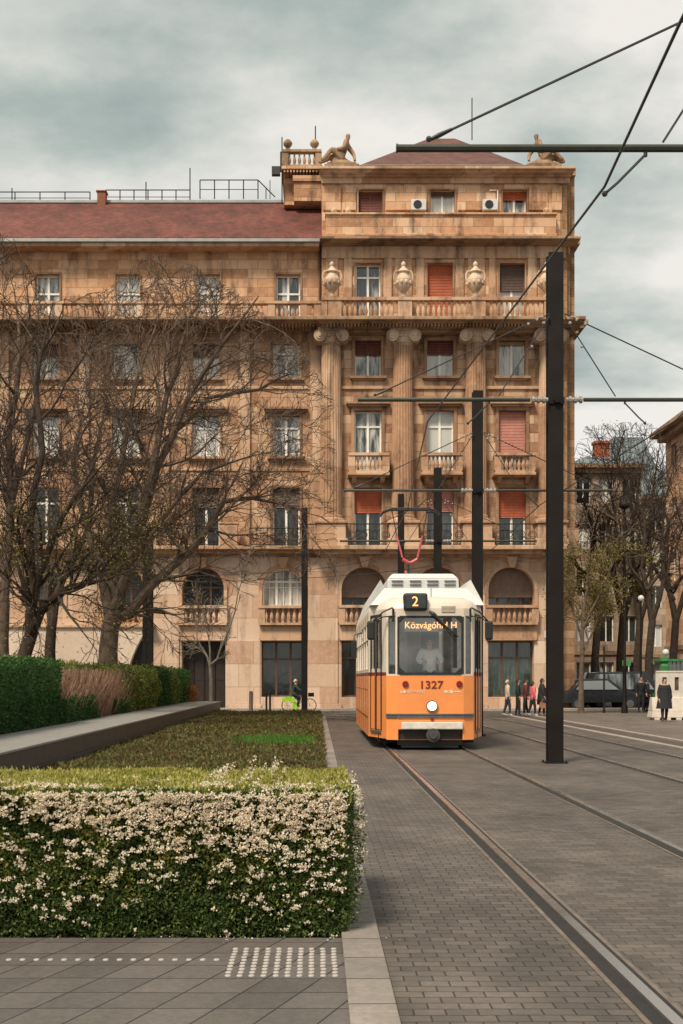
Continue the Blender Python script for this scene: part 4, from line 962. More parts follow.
# rails with their bedding
def track(cx, yend, r, gauge=1.66):
    c = Vector((cx-r, yend))
    path = [Vector((cx, y)) for y in (-20, 0, 10, 20, 30, yend)]
    n = 16
    path += [c+Vector((math.cos(a), math.sin(a)))*r for a in [PI/2*i/n for i in range(1, n+1)]]
    path.append(Vector((-60, c.y+r)))
    return path
def ribbon(mb, path, off, w, z, h=0):
    L = []; R = []
    for i, p in enumerate(path):
        t = (path[min(i+1, len(path)-1)]-path[max(i-1, 0)]).normalized(); nn = Vector((t.y, -t.x))
        L.append(p+nn*(off-w/2)); R.append(p+nn*(off+w/2))
    for i in range(len(path)-1):
        a, b, c, d = L[i], R[i], R[i+1], L[i+1]
        mb.quad((a.x, a.y, z), (b.x, b.y, z), (c.x, c.y, z), (d.x, d.y, z))
        if h: mb.quad((a.x, a.y, z-h), (a.x, a.y, z), (d.x, d.y, z), (d.x, d.y, z-h)); mb.quad((b.x, b.y, z-h), (b.x, b.y, z), (c.x, c.y, z), (c.x, c.y, z-h))
GRV = simple('rail_groove', (.018, .016, .015), .7)
BED = simple('rail_bedding', (.15, .122, .10), .9, var=.3, scale=7)
tp = [track(2.42, 41, 10), track(6.29, 41, 14)]
bed = MB(); grv = MB()
for p in tp:
    for s in (-.83, .83): ribbon(bed, p, s, .235, .008); ribbon(grv, p, s, .175, .012)
tag(bed.build('rail_bedding', BED), kind='structure'); tag(grv.build('rail_groove', GRV), kind='structure')
for j, p in enumerate(tp):
    mb = MB()
    for s in (-.83, .83): ribbon(mb, p, s+.018, .062, .026, .02)
    tag(mb.build('tram_track', STEEL), ['pair of steel rails under the orange tram', 'pair of steel rails right of the black poles'][j], 'track')
# tactile studs
STUD = simple('tactile_stud', (.42, .39, .36), .5, var=.1)
mb = MB()
for i in range(10):
    y = 5.97
    while y < 6.62:
        x0 = (-.46+.062*i)
        mb.lathe(x0+random.uniform(-.002, .002), y, [(.017, .008), (.016, .013), (.010, .015)], 8, sx=1, sy=1); y += .066
x = -2.6
while x < -.52: mb.lathe(x, 6.31, [(.017, .008), (.016, .013), (.010, .015)], 8); x += .076
tag(mb.build('tactile_paving', STUD), kind='structure')
# manhole / joints
# ================================================================== PLANTER WALL + BED
pw = empty('planter_wall', (0, 0, 0), 0, 'long low dark granite planter wall left of the flower bed', 'wall')
mb = MB(); y = 6.9
while y < 49:
    y1 = min(y+1.5, 49); mb.box(-5.37, -4.1, y, y1-.008, .28, .56); mb.box(-5.36, -4.092, y, y1-.008, -.02, .276); y = y1
mb.build('wall_base', GRANITE, pw, bevel=.006)
mb = MB(); y = 6.9
while y < 49.02: y1 = min(y+1.5, 49.02); mb.box(-5.38, -4.075, y, y1-.008, .562, .60); y = y1
mb.build('coping', GRTOP, pw, bevel=.008)
sheet('lawn', -60, -5.36, 6.9, 49, .42, simple('soil', (.05, .045, .03), .95, var=.4))
mb = MB(); mb.box(-4.06, .14, 8.4, 46.5, -.02, .10); tag(mb.build('bed_soil', simple('soil_dark', (.03, .024, .018), .95)), kind='structure')

# ---- leaves
class Leaves:
    def __init__(s): s.v = []; s.f = []
    def leaf(s, p, size, n=None, asp=.5, up=0.0):
        d = Vector((random.gauss(0, 1), random.gauss(0, 1), random.gauss(0, 1)+up*2)).normalized()
        if n is not None: d = (d+n*.9).normalized()
        e = d.cross(Vector((random.gauss(0, 1), random.gauss(0, 1), random.gauss(0, 1))))
        if e.length < .05: return
        e.normalize(); a = size*random.uniform(.7, 1.3); b = len(s.v); w = e*a*asp*.5; m = p+d*a*.45
        s.v += [tuple(p), tuple(m+w), tuple(p+d*a), tuple(m-w)]; s.f.append((b, b+1, b+2, b+3))
    def build(s, name, mat, parent=None):
        me = bpy.data.meshes.new(name); me.from_pydata(s.v, [], s.f); me.materials.append(mat); me.update()
        o = bpy.data.objects.new(name, me); COL.objects.link(o); o.parent = parent; return o
nz = lambda x, y, z, sc=1.0: mnoise.noise(Vector((x*sc, y*sc, z*sc)))
G_DARK = foliage('hedge_leaf', [(.2, (.028, .056, .017)), (.5, (.07, .115, .03)), (.85, (.20, .24, .07))])
G_YEL = foliage('young_leaf', [(.2, (.16, .19, .035)), (.5, (.38, .36, .085)), (.85, (.62, .55, .20))], .4)
G_CLIP = foliage('clipped_leaf', [(.2, (.018, .055, .016)), (.5, (.04, .105, .025)), (.85, (.08, .17, .045))])
G_MIX = foliage('mixed_leaf', [(.2, (.06, .10, .02)), (.5, (.14, .18, .035)), (.85, (.32, .31, .08))])
G_COV = foliage('cover_leaf', [(.15, (.075, .045, .025)), (.38, (.15, .088, .045)), (.52, (.10, .11, .035)), (.9, (.26, .23, .08))], ra=.45, na=.62, ns=1.1)
G_GRS = foliage('grass_blade', [(.2, (.05, .14, .02)), (.8, (.12, .26, .04))])
G_OLV = foliage('spring_leaf', [(.2, (.11, .09, .025)), (.5, (.20, .165, .04)), (.85, (.32, .27, .07))])
G_ORG = foliage('orange_leaf', [(.2, (.22, .08, .02)), (.8, (.42, .17, .04))])
FLW = foliage('blossom', [(.1, (.68, .57, .43)), (.5, (.88, .79, .65)), (.9, (.93, .88, .78))], .35)
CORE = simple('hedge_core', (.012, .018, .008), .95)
# flowering hedge
hx0, hx1, hy0, hy1, hz = -4.05, .175, 6.9, 8.45, .87
fh = empty('flowering_hedge', (0, 0, 0), 0, 'low clipped hedge full of small white blossom with yellow green top in the foreground', 'hedge')
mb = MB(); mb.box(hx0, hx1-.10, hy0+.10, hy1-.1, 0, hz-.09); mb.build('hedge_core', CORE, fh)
lv = Leaves(); ly = Leaves(); fl = Leaves()
def hbump(a, b): return .045*nz(a*2.2, b*2.2, 3)+.02*nz(a*7, b*7, 8)
for i in range(78000):
    x = random.uniform(max(hx0, -2.9), hx1); z = hz*random.random()**.95
    y = hy0+hbump(x, z)+abs(random.gauss(0, .05))-.02+.02*(z/hz)
    if nz(x*5, z*5, 1) < -.28 and random.random() < .75: y += .10
    lv.leaf(Vector((x, y, z+.01)), .029, Vector((0, -.8, .35)))
for i in range(16000):     # young growth on the upper face and stray tips
    x = random.uniform(-2.7, hx1); z = hz*random.random()**.4
    if nz(x*4, z*4, 7) > -.05: ly.leaf(Vector((x, hy0+hbump(x, z)-.015+abs(random.gauss(0, .03)), z)), .026, Vector((0, -.6, .6)))
for i in range(14000):
    y = random.uniform(hy0, hy1); z = hz*random.random()
    lv.leaf(Vector((hx1+hbump(y, z)-abs(random.gauss(0, .04))+.01+.03*math.sin(z/hz*2.6), y, z)), .026, Vector((.8, 0, .35)))
for i in range(9000):
    x = random.uniform(hx0, -2.8); z = hz*random.random(); lv.leaf(Vector((x, hy0+hbump(x, z)+abs(random.gauss(0, .05)), z)), .04, Vector((0, -.8, .35)))
for i in range(60000):
    x = random.uniform(-4.0, hx1+.03); y = random.uniform(hy0-.0, hy1)
    hh = hz+hbump(x, y)+.03*nz(x*3, y*3, 2)+.02*nz(x*11, y*11, 2)-.05*max(0, 1-(y-hy0)/.12)**2
    ly.leaf(Vector((x, y, hh-abs(random.gauss(0, .02)))), .034, Vector((0, 0, .8)), .4, .6)
    if i % 3 == 0: lv.leaf(Vector((x, y, hh-.02-random.random()*.04)), .035, Vector((0, 0, .5)))
for i in range(900):       # shoots standing above the clip line
    x = random.uniform(-3.4, hx1); y = random.uniform(hy0, hy1); h_ = random.uniform(.01, .065)
    for k in range(4): ly.leaf(Vector((x, y, hz-.01+h_*k/4)), .022, None, .4, .9)
def blossom(c, n, rad):
    for k in range(n):
        p = c+Vector((random.gauss(0, rad), random.gauss(0, rad*.6), random.gauss(0, rad*.5)))
        for q in range(3): fl.leaf(p, .0115, Vector((0, -.8, .5)), .9)
cl = 0
for i in range(11000):
    x = random.uniform(-2.6, hx1); z = hz*(random.random()**.6)
    f = .02+.80*max(0, (z/hz-.12))**1.5
    r = .5+.5*(x+1.9)/2.1
    dens = f*(.35+.75*r)+.35*nz(x*1.8, z*2.2, 5)+.9*nz(x*12, z*15, 9)
    if z/hz > .82: dens += .22
    if random.random() < dens*.46:
        blossom(Vector((x, hy0-.04+hbump(x, z)-.02*random.random(), z)), random.randint(3, 10), .007+.008*random.random()); cl += 1
for i in range(900):
    y = random.uniform(hy0, hy0+.55); x = random.uniform(-2.8, hx1+.02)
    if random.random() < .9*math.exp(-(y-hy0)/.12)+.07: blossom(Vector((x, y, hz+hbump(x, y)+.015)), random.randint(4, 10), .014)
for i in range(260):
    y = random.uniform(hy0, hy1); z = hz*random.random()**.5; 
    if random.random() < z/hz: blossom(Vector((hx1+.05+.05*math.sin(z/hz*2.6), y, z)), random.randint(3, 8), .014)
for k in range(16):       # tall blossoming shoots at the back
    x = random.uniform(-.75, -.25); y = random.uniform(hy0+.4, hy1); hh = random.uniform(.05, .13)
    for q in range(7): blossom(Vector((x+.01*q, y, hz+hh*q/6)), 3, .008)
for k in range(160):      # side sprigs
    z = random.random()*hz; y = random.uniform(hy0, hy0+.6); p = Vector((hx1+.05*math.sin(z/hz*2.6), y, z)); d = Vector((1, random.gauss(0, .5), random.gauss(.3, .4))).normalized()
    for q in range(6): lv.leaf(p+d*q*.014, .022, d)
lv.build('foliage', G_DARK, fh); ly.build('foliage_top', G_YEL, fh); fl.build('blossom', FLW, fh)
# fallen petals and litter on the paving
lit = Leaves()
for i in range(50):
    x = random.uniform(-2.6, .14); y = hy0-.02-abs(random.gauss(0, .07)); lit.leaf(Vector((x, y, .012)), .012, Vector((0, 0, .02)), .8)
for i in range(12): lit.leaf(Vector((.385+abs(random.gauss(0, .05)), random.uniform(5, 16), .008)), .02, Vector((0, 0, .05)), .6)
tag(lit.build('fallen_petals', FLW), 'scattered fallen petals along the foot of the flowering hedge', 'petals', kind='stuff')
# ground cover
gc = Leaves()
for i in range(120000):
    t = random.random(); y = 8.45*(46.5/8.45)**t
    x = random.uniform(-4.05, .15)
    if x < -.4-(y*.32): continue
    z = .20+.06*nz(x*.9, y*.5, 1)+.04*nz(x*3, y*2, 4)
    gc.leaf(Vector((x, y, z-abs(random.gauss(0, .04)))), .026+.0020*y, Vector((0, -.2, .6)), .55, .3)
tag(gc.build('ground_cover', G_COV), 'low reddish brown and green ground cover filling the bed', 'ground cover', kind='stuff')
gg = Leaves()
for i in range(6500):
    y = random.gauss(25.2, 1.3); x = random.uniform(-1.9+1.1*random.random(), .05-.5*random.random())
    z = .20+.02*random.random()
    if abs(y-25.6) > 2: continue
    gg.leaf(Vector((x, y, z-.05)), .12, Vector((0, 0, 1.2)), .16, .8)
tag(gg.build('grass', G_GRS), 'bright green grass patch inside the brown ground cover', 'grass', kind='stuff')
# ---- shrubs behind the planter wall
def shrub(label, x0, x1, y0, y1, z0, z1, n, size, mat, cat='hedge', rnd=.12, core=True, name='clipped_hedge', group='shrubs behind the planter wall'):
    e = empty(name, ((x0+x1)/2, (y0+y1)/2, z0), 0, label, cat, group)
    ox, oy, oz = e.location
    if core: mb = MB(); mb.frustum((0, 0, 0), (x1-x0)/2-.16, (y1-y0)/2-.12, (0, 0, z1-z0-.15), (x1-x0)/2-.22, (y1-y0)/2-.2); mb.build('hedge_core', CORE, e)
    L = Leaves()
    for i in range(n):
        f = random.choice('ffffttes')
        x, y, z = random.uniform(x0, x1), random.uniform(y0, y1), random.uniform(z0, z1)
        b = rnd*nz(x*1.3+7, y*1.3, z*1.3)
        if f == 'f': x = x1+b-abs(random.gauss(0, .05))
        elif f == 't': z = z1+b-abs(random.gauss(0, .05))
        elif f == 'e': y = y0+b+abs(random.gauss(0, .05))
        else: y = y1
        if z > z1+b: continue
        L.leaf(Vector((x-ox, y-oy, z-oz)), size, Vector((.5, -.3, .4)))
    L.build('foliage', mat, e); return e
shrub('tall dark green clipped hedge at the left edge behind the planter wall', -6.9, -5.42, 12, 24.4, .42, 1.93, 52000, .055, G_CLIP)
shrub('small low green shrub in front of the bare brown shrub', -5.95, -5.42, 24.6, 28.2, .42, 1.12, 9000, .06, G_CLIP, 'shrub', name='low_shrub')
shrub('small low green shrub right of the bare brown shrub', -5.9, -5.4, 31.0, 33.2, .42, .95, 3500, .06, G_CLIP, 'shrub', name='low_shrub')
shrub('yellow green hedge with cream flecks behind the middle of the planter wall', -7.0, -5.5, 33, 39.5, .42, 1.86, 16000, .085, G_MIX, rnd=.3, name='loose_hedge')
shrub('yellowish strip of leaves topping the brown shrub', -7.6, -6.5, 24.6, 33, 1.2, 1.95, 9000, .075, G_MIX, rnd=.2, name='loose_hedge')
shrub('darker green rounded hedge before the end of the planter wall', -7.0, -5.45, 39.6, 42.6, .42, 1.82, 6000, .085, G_CLIP, rnd=.3, name='rounded_hedge')
shrub('pale blossoming shrub between two green ones', -7.0, -5.45, 42.7, 45.0, .42, 1.86, 4500, .09, G_MIX, 'shrub', rnd=.3, name='pale_shrub')
shrub('fresh green shrub near the far end of the planter wall', -7.0, -5.5, 45.1, 48.8, .42, 1.9, 6500, .09, foliage('fresh_leaf', [(.2, (.03, .09, .02)), (.8, (.10, .20, .05))]), 'shrub', rnd=.3, name='green_shrub')
shrub('little orange leaved shrub at the far end of the hedge row', -5.75, -5.2, 47.9, 48.9, .5, 1.25, 1100, .08, G_ORG, 'shrub', rnd=.4, core=False, name='orange_shrub')
e = empty('bare_shrub', (-6.0, 28.5, .42), 0, 'leafless reddish brown twiggy shrub behind the planter wall', 'shrub'); mb = MB()
for i in range(3400):
    x, y = random.uniform(-.5, .5), random.uniform(-3.9, 4.2); h_ = random.uniform(.7, 1.42); a, b = random.gauss(0, .09), random.gauss(0, .07)
    p0 = Vector((x, y, 0)); p1 = Vector((x+a, y+b, h_*.55)); p2 = Vector((x+a*2+random.gauss(0, .1), y+b*2+random.gauss(0, .12), h_)); mb.tube([p0, p1, p2], [.012, .008, .005], 3, cap=False)
mb.build('twigs', simple('twig_red', (.20, .115, .075), .85, var=.5, scale=9), e)

# ================================================================== TREES
def envelope(p):
    w_ = p+OFF[0]; D = max(w_.y, 5); px = VX+w_.x*F/D; py = HY-(w_.z-CH)*F/D
    pts = ENV; lim = pts[-1][1]
    for (a, ya), (b, yb) in zip(pts, pts[1:]):
        if a <= px < b: lim = ya+(yb-ya)*(px-a)/(b-a); break
    if px < pts[0][0]: lim = pts[0][1]
    return py > lim
OFF = [Vector((0, 0, 0))]
ENV_L = [(-80, 225), (10, 232), (50, 300), (100, 290), (150, 252), (190, 262), (250, 300), (300, 345), (335, 400), (345, 900)]
ENV_R = [(540, 640), (556, 560), (575, 450), (585, 425), (650, 420), (670, 440), (760, 440)]
ENV = ENV_L
def limb(mb, p, d, L, r, lvl, maxl, st, tips):
    if not envelope(p): return
    n = 5 if lvl < 2 else 4; seg_ = L/n; pts = [p.copy()]; rad = [r]; d = d.normalized()
    kids = []
    for i in range(n):
        wob = st['wob']*(1+.25*lvl)
        d = (d+Vector((random.gauss(0, wob), random.gauss(0, wob), random.gauss(0, wob)+st['up']*(1 if lvl < 2 else .3)-st.get('droop', 0)*lvl*.05))).normalized()
        if not envelope(p+d*seg_): break
        p = p+d*seg_; rr = r*(1-(i+1)/n*(.55 if lvl < maxl else .7)); pts.append(p.copy()); rad.append(max(rr, st['rmin']))
        kids.append((p.copy(), d.copy(), rr))
    if len(pts) < 2: return
    mb.tube(pts, rad, 7 if lvl == 0 else (5 if lvl == 1 else 3), cap=False)
    if lvl >= 2: tips.extend(q for q, _, _ in kids)
    if lvl >= maxl: return
    for i, (q, dd, rr) in enumerate(kids):
        m_ = 1 if i < 1 else (2 if random.random() < st['br'] else 1)
        if i == len(kids)-1: m_ = 2
        for k in range(m_):
            if random.random() > st['keep'] and i < len(kids)-1: continue
            ax = dd.orthogonal().normalized(); ax.rotate(Matrix.Rotation(random.uniform(0, 2*PI), 3, dd))
            ang = random.uniform(.4, .95) if i < len(kids)-1 else random.uniform(.15, .5)
            nd = dd*math.cos(ang)+ax*math.sin(ang); nd.y *= st.get('flat', .8)
            limb(mb, q, nd, L*random.uniform(.5, .78), max(rr*random.uniform(.5, .7), st['rmin']), lvl+1, maxl, st, tips)
def tree(label, base, trunk, limbs, D, st, maxl=4, bark=BARK, leaves=None, nl=0, lsize=.12, group='bare trees', name='bare_tree', zlim=None):
    """trunk / limbs as (px, py, radius px) polylines seen at distance D, given real thickness and depth by growth"""
    b = at(*base, D); e = empty(name, (b.x, D, 0 if base[1] > 690 else .42), 0, label, 'tree', group)
    off = Vector(e.location); OFF[0] = off; tm = MB(); cm = MB(); tips = []
    def pl(poly, dy):
        pts = []; rads = []
        for i, (x, y, r) in enumerate(poly): p = at(x, y, D); p.y += dy*i/(len(poly)-1)+random.gauss(0, .05*(i > 0)); pts.append(p-off); rads.append(r*D/F)
        return pts, rads
    pts, rads = pl(trunk, 0)
    pts[0].z = -.1; rads[0] *= 1.15
    tm.tube(pts, rads, 12)
    for poly, dy, ln in limbs:
        pts, rads = pl(poly, dy); rads[-1] *= .45
        P2, R2 = [pts[0]], [rads[0]]
        for a, b_, ra, rb_ in zip(pts, pts[1:], rads, rads[1:]):
            for k in (1, 2): P2.append(a.lerp(b_, k/2)+(Vector((random.gauss(0, .04), random.gauss(0, .06), random.gauss(0, .04))) if k == 1 else Vector((0, 0, 0)))); R2.append(ra+(rb_-ra)*k/2)
        cm.tube(P2, R2, 8)
        for i in range(1, len(P2)):
            d = (P2[i]-P2[i-1]).normalized()
            for k in range(2 if i > 1 else 1):
                if random.random() > st.get('lk', .85): continue
                ax = d.orthogonal().normalized(); ax.rotate(Matrix.Rotation(random.uniform(0, 2*PI), 3, d)); ang = random.uniform(.5, 1.0)
                limb(cm, P2[i], d*math.cos(ang)+ax*math.sin(ang), ln*random.uniform(.6, 1.0), R2[i]*.5, 1, maxl, st, tips)
        limb(cm, P2[-1], (P2[-1]-P2[-2]), ln, R2[-1], 1, maxl, st, tips)
    t = tm.build('trunk', bark, e, smooth=True); c = cm.build('crown', bark, e)
    if leaves:
        L = Leaves()
        ok = [p for p in tips if (zlim is None or p.z < zlim)] or tips
        for i in range(nl):
            p = random.choice(ok); L.leaf(p+Vector((random.gauss(0, .18), random.gauss(0, .18), random.gauss(0, .15))), lsize, Vector((0, 0, -.3)))
        L.build('leaves', leaves, e)
    return e
ST1 = dict(wob=.13, up=.03, br=.06, keep=.56, rmin=.009, lk=.80)
GT = 'bare plane trees left of the building'
tree('large bare tree with a thick grey trunk and a limb reaching right across the facade', (107, 668), [(107, 690, 10.5), (108, 650, 9.5), (110, 628, 9), (116, 612, 8.5)],
     [([(116, 616, 6), (130, 612, 5.5), (155, 580, 4.5), (185, 553, 4), (205, 528, 3.3), (222, 498, 2.8), (250, 494, 2), (300, 505, 1.2)], 1.0, 1.9),
      ([(114, 616, 7), (128, 575, 5.5), (142, 525, 5), (155, 478, 4), (165, 430, 3.2), (180, 385, 2.5), (195, 330, 1.6)], -1.5, 2.6),
      ([(142, 525, 4), (160, 470, 3.4), (190, 410, 2.6), (225, 360, 2), (262, 318, 1.2)], -2.2, 2.4),
      ([(112, 618, 6.5), (100, 570, 5), (108, 500, 4), (120, 430, 3), (128, 370, 2.2), (150, 300, 1.4)], 2, 2.6),
      ([(100, 570, 4), (80, 520, 3), (62, 450, 2.4), (70, 380, 1.6)], 2.5, 2.4),
      ([(165, 440, 2.6), (210, 400, 2.2), (260, 395, 1.5), (295, 380, 1)], -1, 2.0),
      ([(185, 553, 2.6), (160, 520, 2), (200, 470, 1.8), (250, 450, 1.3)], 1, 1.8)], 38, ST1, group=GT)
tree('dark bare tree whose limb arches low to the right near the hedge', (24, 665), [(24, 690, 8), (25, 655, 7), (32, 630, 6.5)],
     [([(30, 634, 5.5), (44, 612, 4.5), (64, 597, 4), (90, 588, 3), (118, 582, 2)], -1.5, 1.9),
      ([(30, 636, 6), (34, 590, 5), (28, 530, 4), (40, 450, 3.2), (30, 380, 2.4), (45, 310, 1.5)], .5, 2.5),
      ([(34, 590, 4), (55, 540, 3), (80, 500, 2.4), (110, 470, 1.6)], -1, 2.2),
      ([(28, 530, 3), (5, 480, 2.4), (-12, 420, 2)], 1, 2.2)], 33, ST1, bark=BARK2, leaves=G_OLV, nl=5200, lsize=.065, zlim=6.0, group=GT)
tree('dark bare tree between its two larger neighbours behind the hedge', (50, 665), [(50, 690, 6), (50, 650, 5.5), (52, 625, 5)],
     [([(52, 627, 4.5), (60, 580, 4), (85, 530, 3), (90, 460, 2.2), (100, 400, 1.5)], 1, 2.4), ([(52, 627, 4), (40, 570, 3), (12, 520, 2.2)], 2, 2.2), ([(60, 580, 3), (100, 555, 2.4), (140, 545, 1.6)], -2, 1.8)],
     42, ST1, bark=BARK2, leaves=G_OLV, nl=4600, lsize=.07, zlim=6, group=GT)
tree('bare tree at the very left edge with branches to roof height', (3, 665), [(3, 690, 7), (2, 640, 6.5), (4, 600, 6)],
     [([(4, 602, 5), (8, 520, 4.2), (4, 430, 3.4), (14, 350, 2.4), (6, 280, 1.4)], 1, 2.6), ([(8, 520, 3.2), (30, 440, 2.5), (45, 360, 1.8), (70, 320, 1.2)], -1, 2.2), ([(4, 602, 4), (-20, 540, 3), (-30, 450, 2.2)], 0, 2.4)],
     36, ST1, group=GT)
tree('slim pale stemmed young tree in front of the dark street door', (211, 697), [(211, 700, 2.0), (211, 680, 1.8), (210, 665, 1.6)],
     [([(210, 667, 1.2), (203, 650, .9), (195, 630, .6)], .4, .9), ([(210, 665, 1.2), (220, 650, .9), (230, 628, .8), (238, 595, .6), (243, 570, .4)], -.3, .6), ([(210, 666, 1.1), (209, 640, .7), (205, 615, .5)], 0, .8)],
     47.8, dict(wob=.12, up=.05, br=.2, keep=.6, rmin=.010, lk=.7), maxl=3, bark=BARKP, group=None, name='young_tree')
GR = 'bare trees in the side street'; ENV = ENV_R
ST2 = dict(wob=.17, up=.07, br=.18, keep=.72, rmin=.012, lk=.8)
tree('slender tree with olive spring leaves at the corner of the building', (581, 713), [(581, 713, 3), (581, 680, 2.4), (582, 650, 2.2)],
     [([(582, 652, 2), (584, 610, 1.8), (588, 570, 1.4), (590, 540, .8)], 0, 1.5), ([(582, 640, 1.4), (572, 600, 1.1), (566, 570, .7)], 1, 1.2), ([(582, 630, 1.4), (600, 590, 1.1), (610, 560, .7)], -1, 1.3), ([(584, 650, 1.2), (596, 630, .9), (606, 610, .6)], 1, 1.1)],
     52, ST2, maxl=3, bark=BARK, leaves=G_OLV, nl=7500, lsize=.10, zlim=7.6, group=GR, name='young_tree')
for i, (px, D, lab, h) in enumerate(((596, 62, 'bare tree behind the slender leafy one', 470), (621, 66, 'thick trunked bare tree behind the street lamp', 440), (650, 60, 'large dark bare tree arching behind the barrier', 455), (674, 64, 'bare tree beside the right hand building', 470), (638, 88, 'distant bare tree in the middle of the side street', 430))):
    b = 700
    tree(lab, (px, b), [(px, b+8, 4.6), (px-1, 660, 4), (px+2, 620, 3.6)],
         [([(px+2, 622, 3.2), (px-6, 570, 2.4), (px-2, 520, 1.8), (px-12, h+20, .9)], 1, 2.6), ([(px+2, 622, 2.8), (px+12, 580, 2.2), (px+8, 530, 1.6), (px+18, h+15, .8)], -1, 2.6), ([(px, 600, 2.4), (px-18, 560, 1.8), (px-26, 510, 1.1)], 2, 2.4), ([(px-3, 590, 2), (px+22, 560, 1.4), (px+34, 520, .9)], 0, 2.2)],
         D, ST2, maxl=3, bark=BARK2, leaves=G_OLV if i in (0, 1, 4) else None, nl=1500, lsize=.12, zlim=7, group=GR)
# ================================================================== POLES AND WIRES
GP = 'black overhead line poles along the track'
def pole(x, y, label, h=9.38, w=.275, arm=True):
    e = empty('overhead_line_pole', (x, y, 0), 0, label, 'pole', GP)
    mb = MB(); a = w/2
    mb.box(-a, a, -a, -a+.05, 0, h); mb.box(-a, a, a-.05, a, 0, h); mb.box(-a+.03, a-.03, -a+.05, a-.05, .0, h-.01)
    mb.build('shaft', POLE, e, bevel=.012)
    mb = MB(); mb.box(-a-.07, a+.07, -a-.07, a+.07, .0, .02)
    for bx in (-1, 1):
        for by in (-1, 1): mb.lathe(bx*(a+.04), by*(a+.04), [(.018, .02), (.018, .045), (.008, .05)], 6)
    mb.build('base_plate', POLE, e)
    if arm:
        za = 6.65; L = 3.62
        for s in (-1, 1):
            mb = MB(); mb.tube([(s*(a+.35), -a-.06, za), (s*L, -a-.06, za)], .038, 8); mb.tube([(s*L, -a-.06, za), (s*(L+.015), -a-.06, za)], .045, 8)
            ar = mb.build('cross_arm', ARM, e)
            mb = MB()
            for k in range(6): mb.disc((s*(a+.05+k*.05), -a-.06, za), .065 if k % 2 else .04, (1, 0, 0), .045, 10)
            mb.build('insulator', INS, ar)
            mb = MB(); mb.tube([(s*a, -a-.06, 8.22), (s*3.32, -a-.06, za+.08)], .013, 5); mb.tube([(s*a, -a-.06, 8.18), (s*1.07, -a-.06, za+.06)], .012, 5)
            p0_, p1_ = Vector((s*a, -a-.06, 8.22)), Vector((s*3.32, -a-.06, za+.08)); mb.tube([p0_.lerp(p1_, .93), p0_.lerp(p1_, .97), p1_], [.016, .024, .016], 6); mb.ball((s*3.32, -a-.06, za+.09), .03, 6)
            mb.cm = 1
            for t in (.04, .07, .12): mb.ball(Vector((s*a, -a-.06, 8.22)).lerp(Vector((s*3.32, -a-.06, za)), t), .03, 6)
            mb.ball((s*(a+.1), -a-.06, 8.05), .035, 6); mb.ball((s*(a+.32), -a-.06, 7.62), .03, 6)
            mb.build('stay_cable', [CABLE, INS], e)
            mb = MB(); xr = s*1.24; mb.tube([(xr, -a-.06, za), (xr, -a-.06, za-.08)], .02, 5); mb.tube([(xr, -a-.06, za-.06), (s*1.5, -a-.04, za-.32), (s*1.62, -a-.02, za-.42)], .014, 5); mb.ball((s*1.62, -a-.02, za-.42), .03, 6)
            mb.build('registration_arm', CABLE, e)
        mb = MB(); mb.tube([(-.0, -a-.02, za), (0, -a-.08, za)], .06, 6); mb.box(-a-.01, a+.01, -a-.03, -a, za-.06, za+.06); mb.build('clamp', POLE, e)
    return e
pole(4.40, 11.25, 'black overhead line pole out of view at right whose arm crosses the upper sky')
pole(4.39, 21.2, 'nearest tall thick black pole standing right of the tram')
pole(4.38, 31.3, 'black pole rising directly behind the right side of the tram roof')
pole(4.50, 42.7, 'thin distant black pole above the middle of the tram roof', w=.28)
pole(3.58, 48.7, 'shortest looking distant black pole behind the red pantograph', w=.26, arm=False)
pole(-.55, 52.7, 'slim black pole by the cyclist in front of the shop window', w=.28, arm=False)
pole(-7.6, 52.6, 'black pole seen between the bare trees at left', w=.26, arm=False, h=8.5)
pole(-8.0, 53.6, 'thin black pole just left of its twin behind the bare trees', w=.2, arm=False, h=8.0)
WIRE = simple('copper_wire', (.03, .028, .026), .5)
def wire(pts, r, label, sag=0):
    mb = MB(); mb.tube(pts, r, 5); tag(mb.build('contact_wire', WIRE), label, 'wire', 'overhead contact wires')
zc = 6.30
arc = lambda cx, r, ye: [(cx-r+r*math.cos(a), ye+r*math.sin(a), 6.2) for a in [PI/2*i/8 for i in range(1, 9)]]
wire([(2.2, -6, zc), (2.63, 8.3, zc), (2.78, 11.1, zc), (2.05, 21.2, zc), (2.42, 30.5, 6.10), (2.5, 42, 6.2)]+arc(2.5, 10, 42)+[(-60, 52, 6.2)], .014, 'overhead wire above the orange tram')
wire([(6.6, -6, zc), (5.98, 11.1, zc), (6.6, 21.2, zc), (6.1, 31.3, zc), (6.3, 41, 6.2)]+arc(6.3, 14, 41)+[(-60, 55, 6.2)], .014, 'overhead wire above the empty right hand track')
# ---- street lamp, posts, bollards
D = gd(713.3); sl = empty('street_lamp', ((624.5-VX)*D/F, D, 0), 0, 'tall dark green street lamp on the square before the side street trees', 'street lamp')
mb = MB(); mb.lathe(0, 0, [(.15, 0), (.15, .3), (.10, .4), (.09, 2.0), (.11, 2.05), (.07, 2.15), (.06, 9.0), (.05, 9.2)], 12); mb.build('post', POLE, sl, smooth=True)
mb = MB(); mb.lathe(0, 0, [(.05, 9.2), (.22, 9.3), (.26, 9.34), (.24, 9.5), (.05, 9.62), (.02, 9.7)], 14); mb.build('lantern', POLE, sl, smooth=True)
mb = MB(); mb.box(-.1, .28, -.03, 0, 2.15, 2.4); mb.build('sign_board', simple('sign_green', (.05, .20, .05), .5), sl)
D = gd(713); mb = MB(); mb.lathe(0, 0, [(.07, 0), (.07, .1), (.045, .15), (.04, 3.0), (.02, 3.05)], 10); o = mb.build('signpost', POLE, smooth=True); o.location = ((604-VX)*D/F, D, 0)
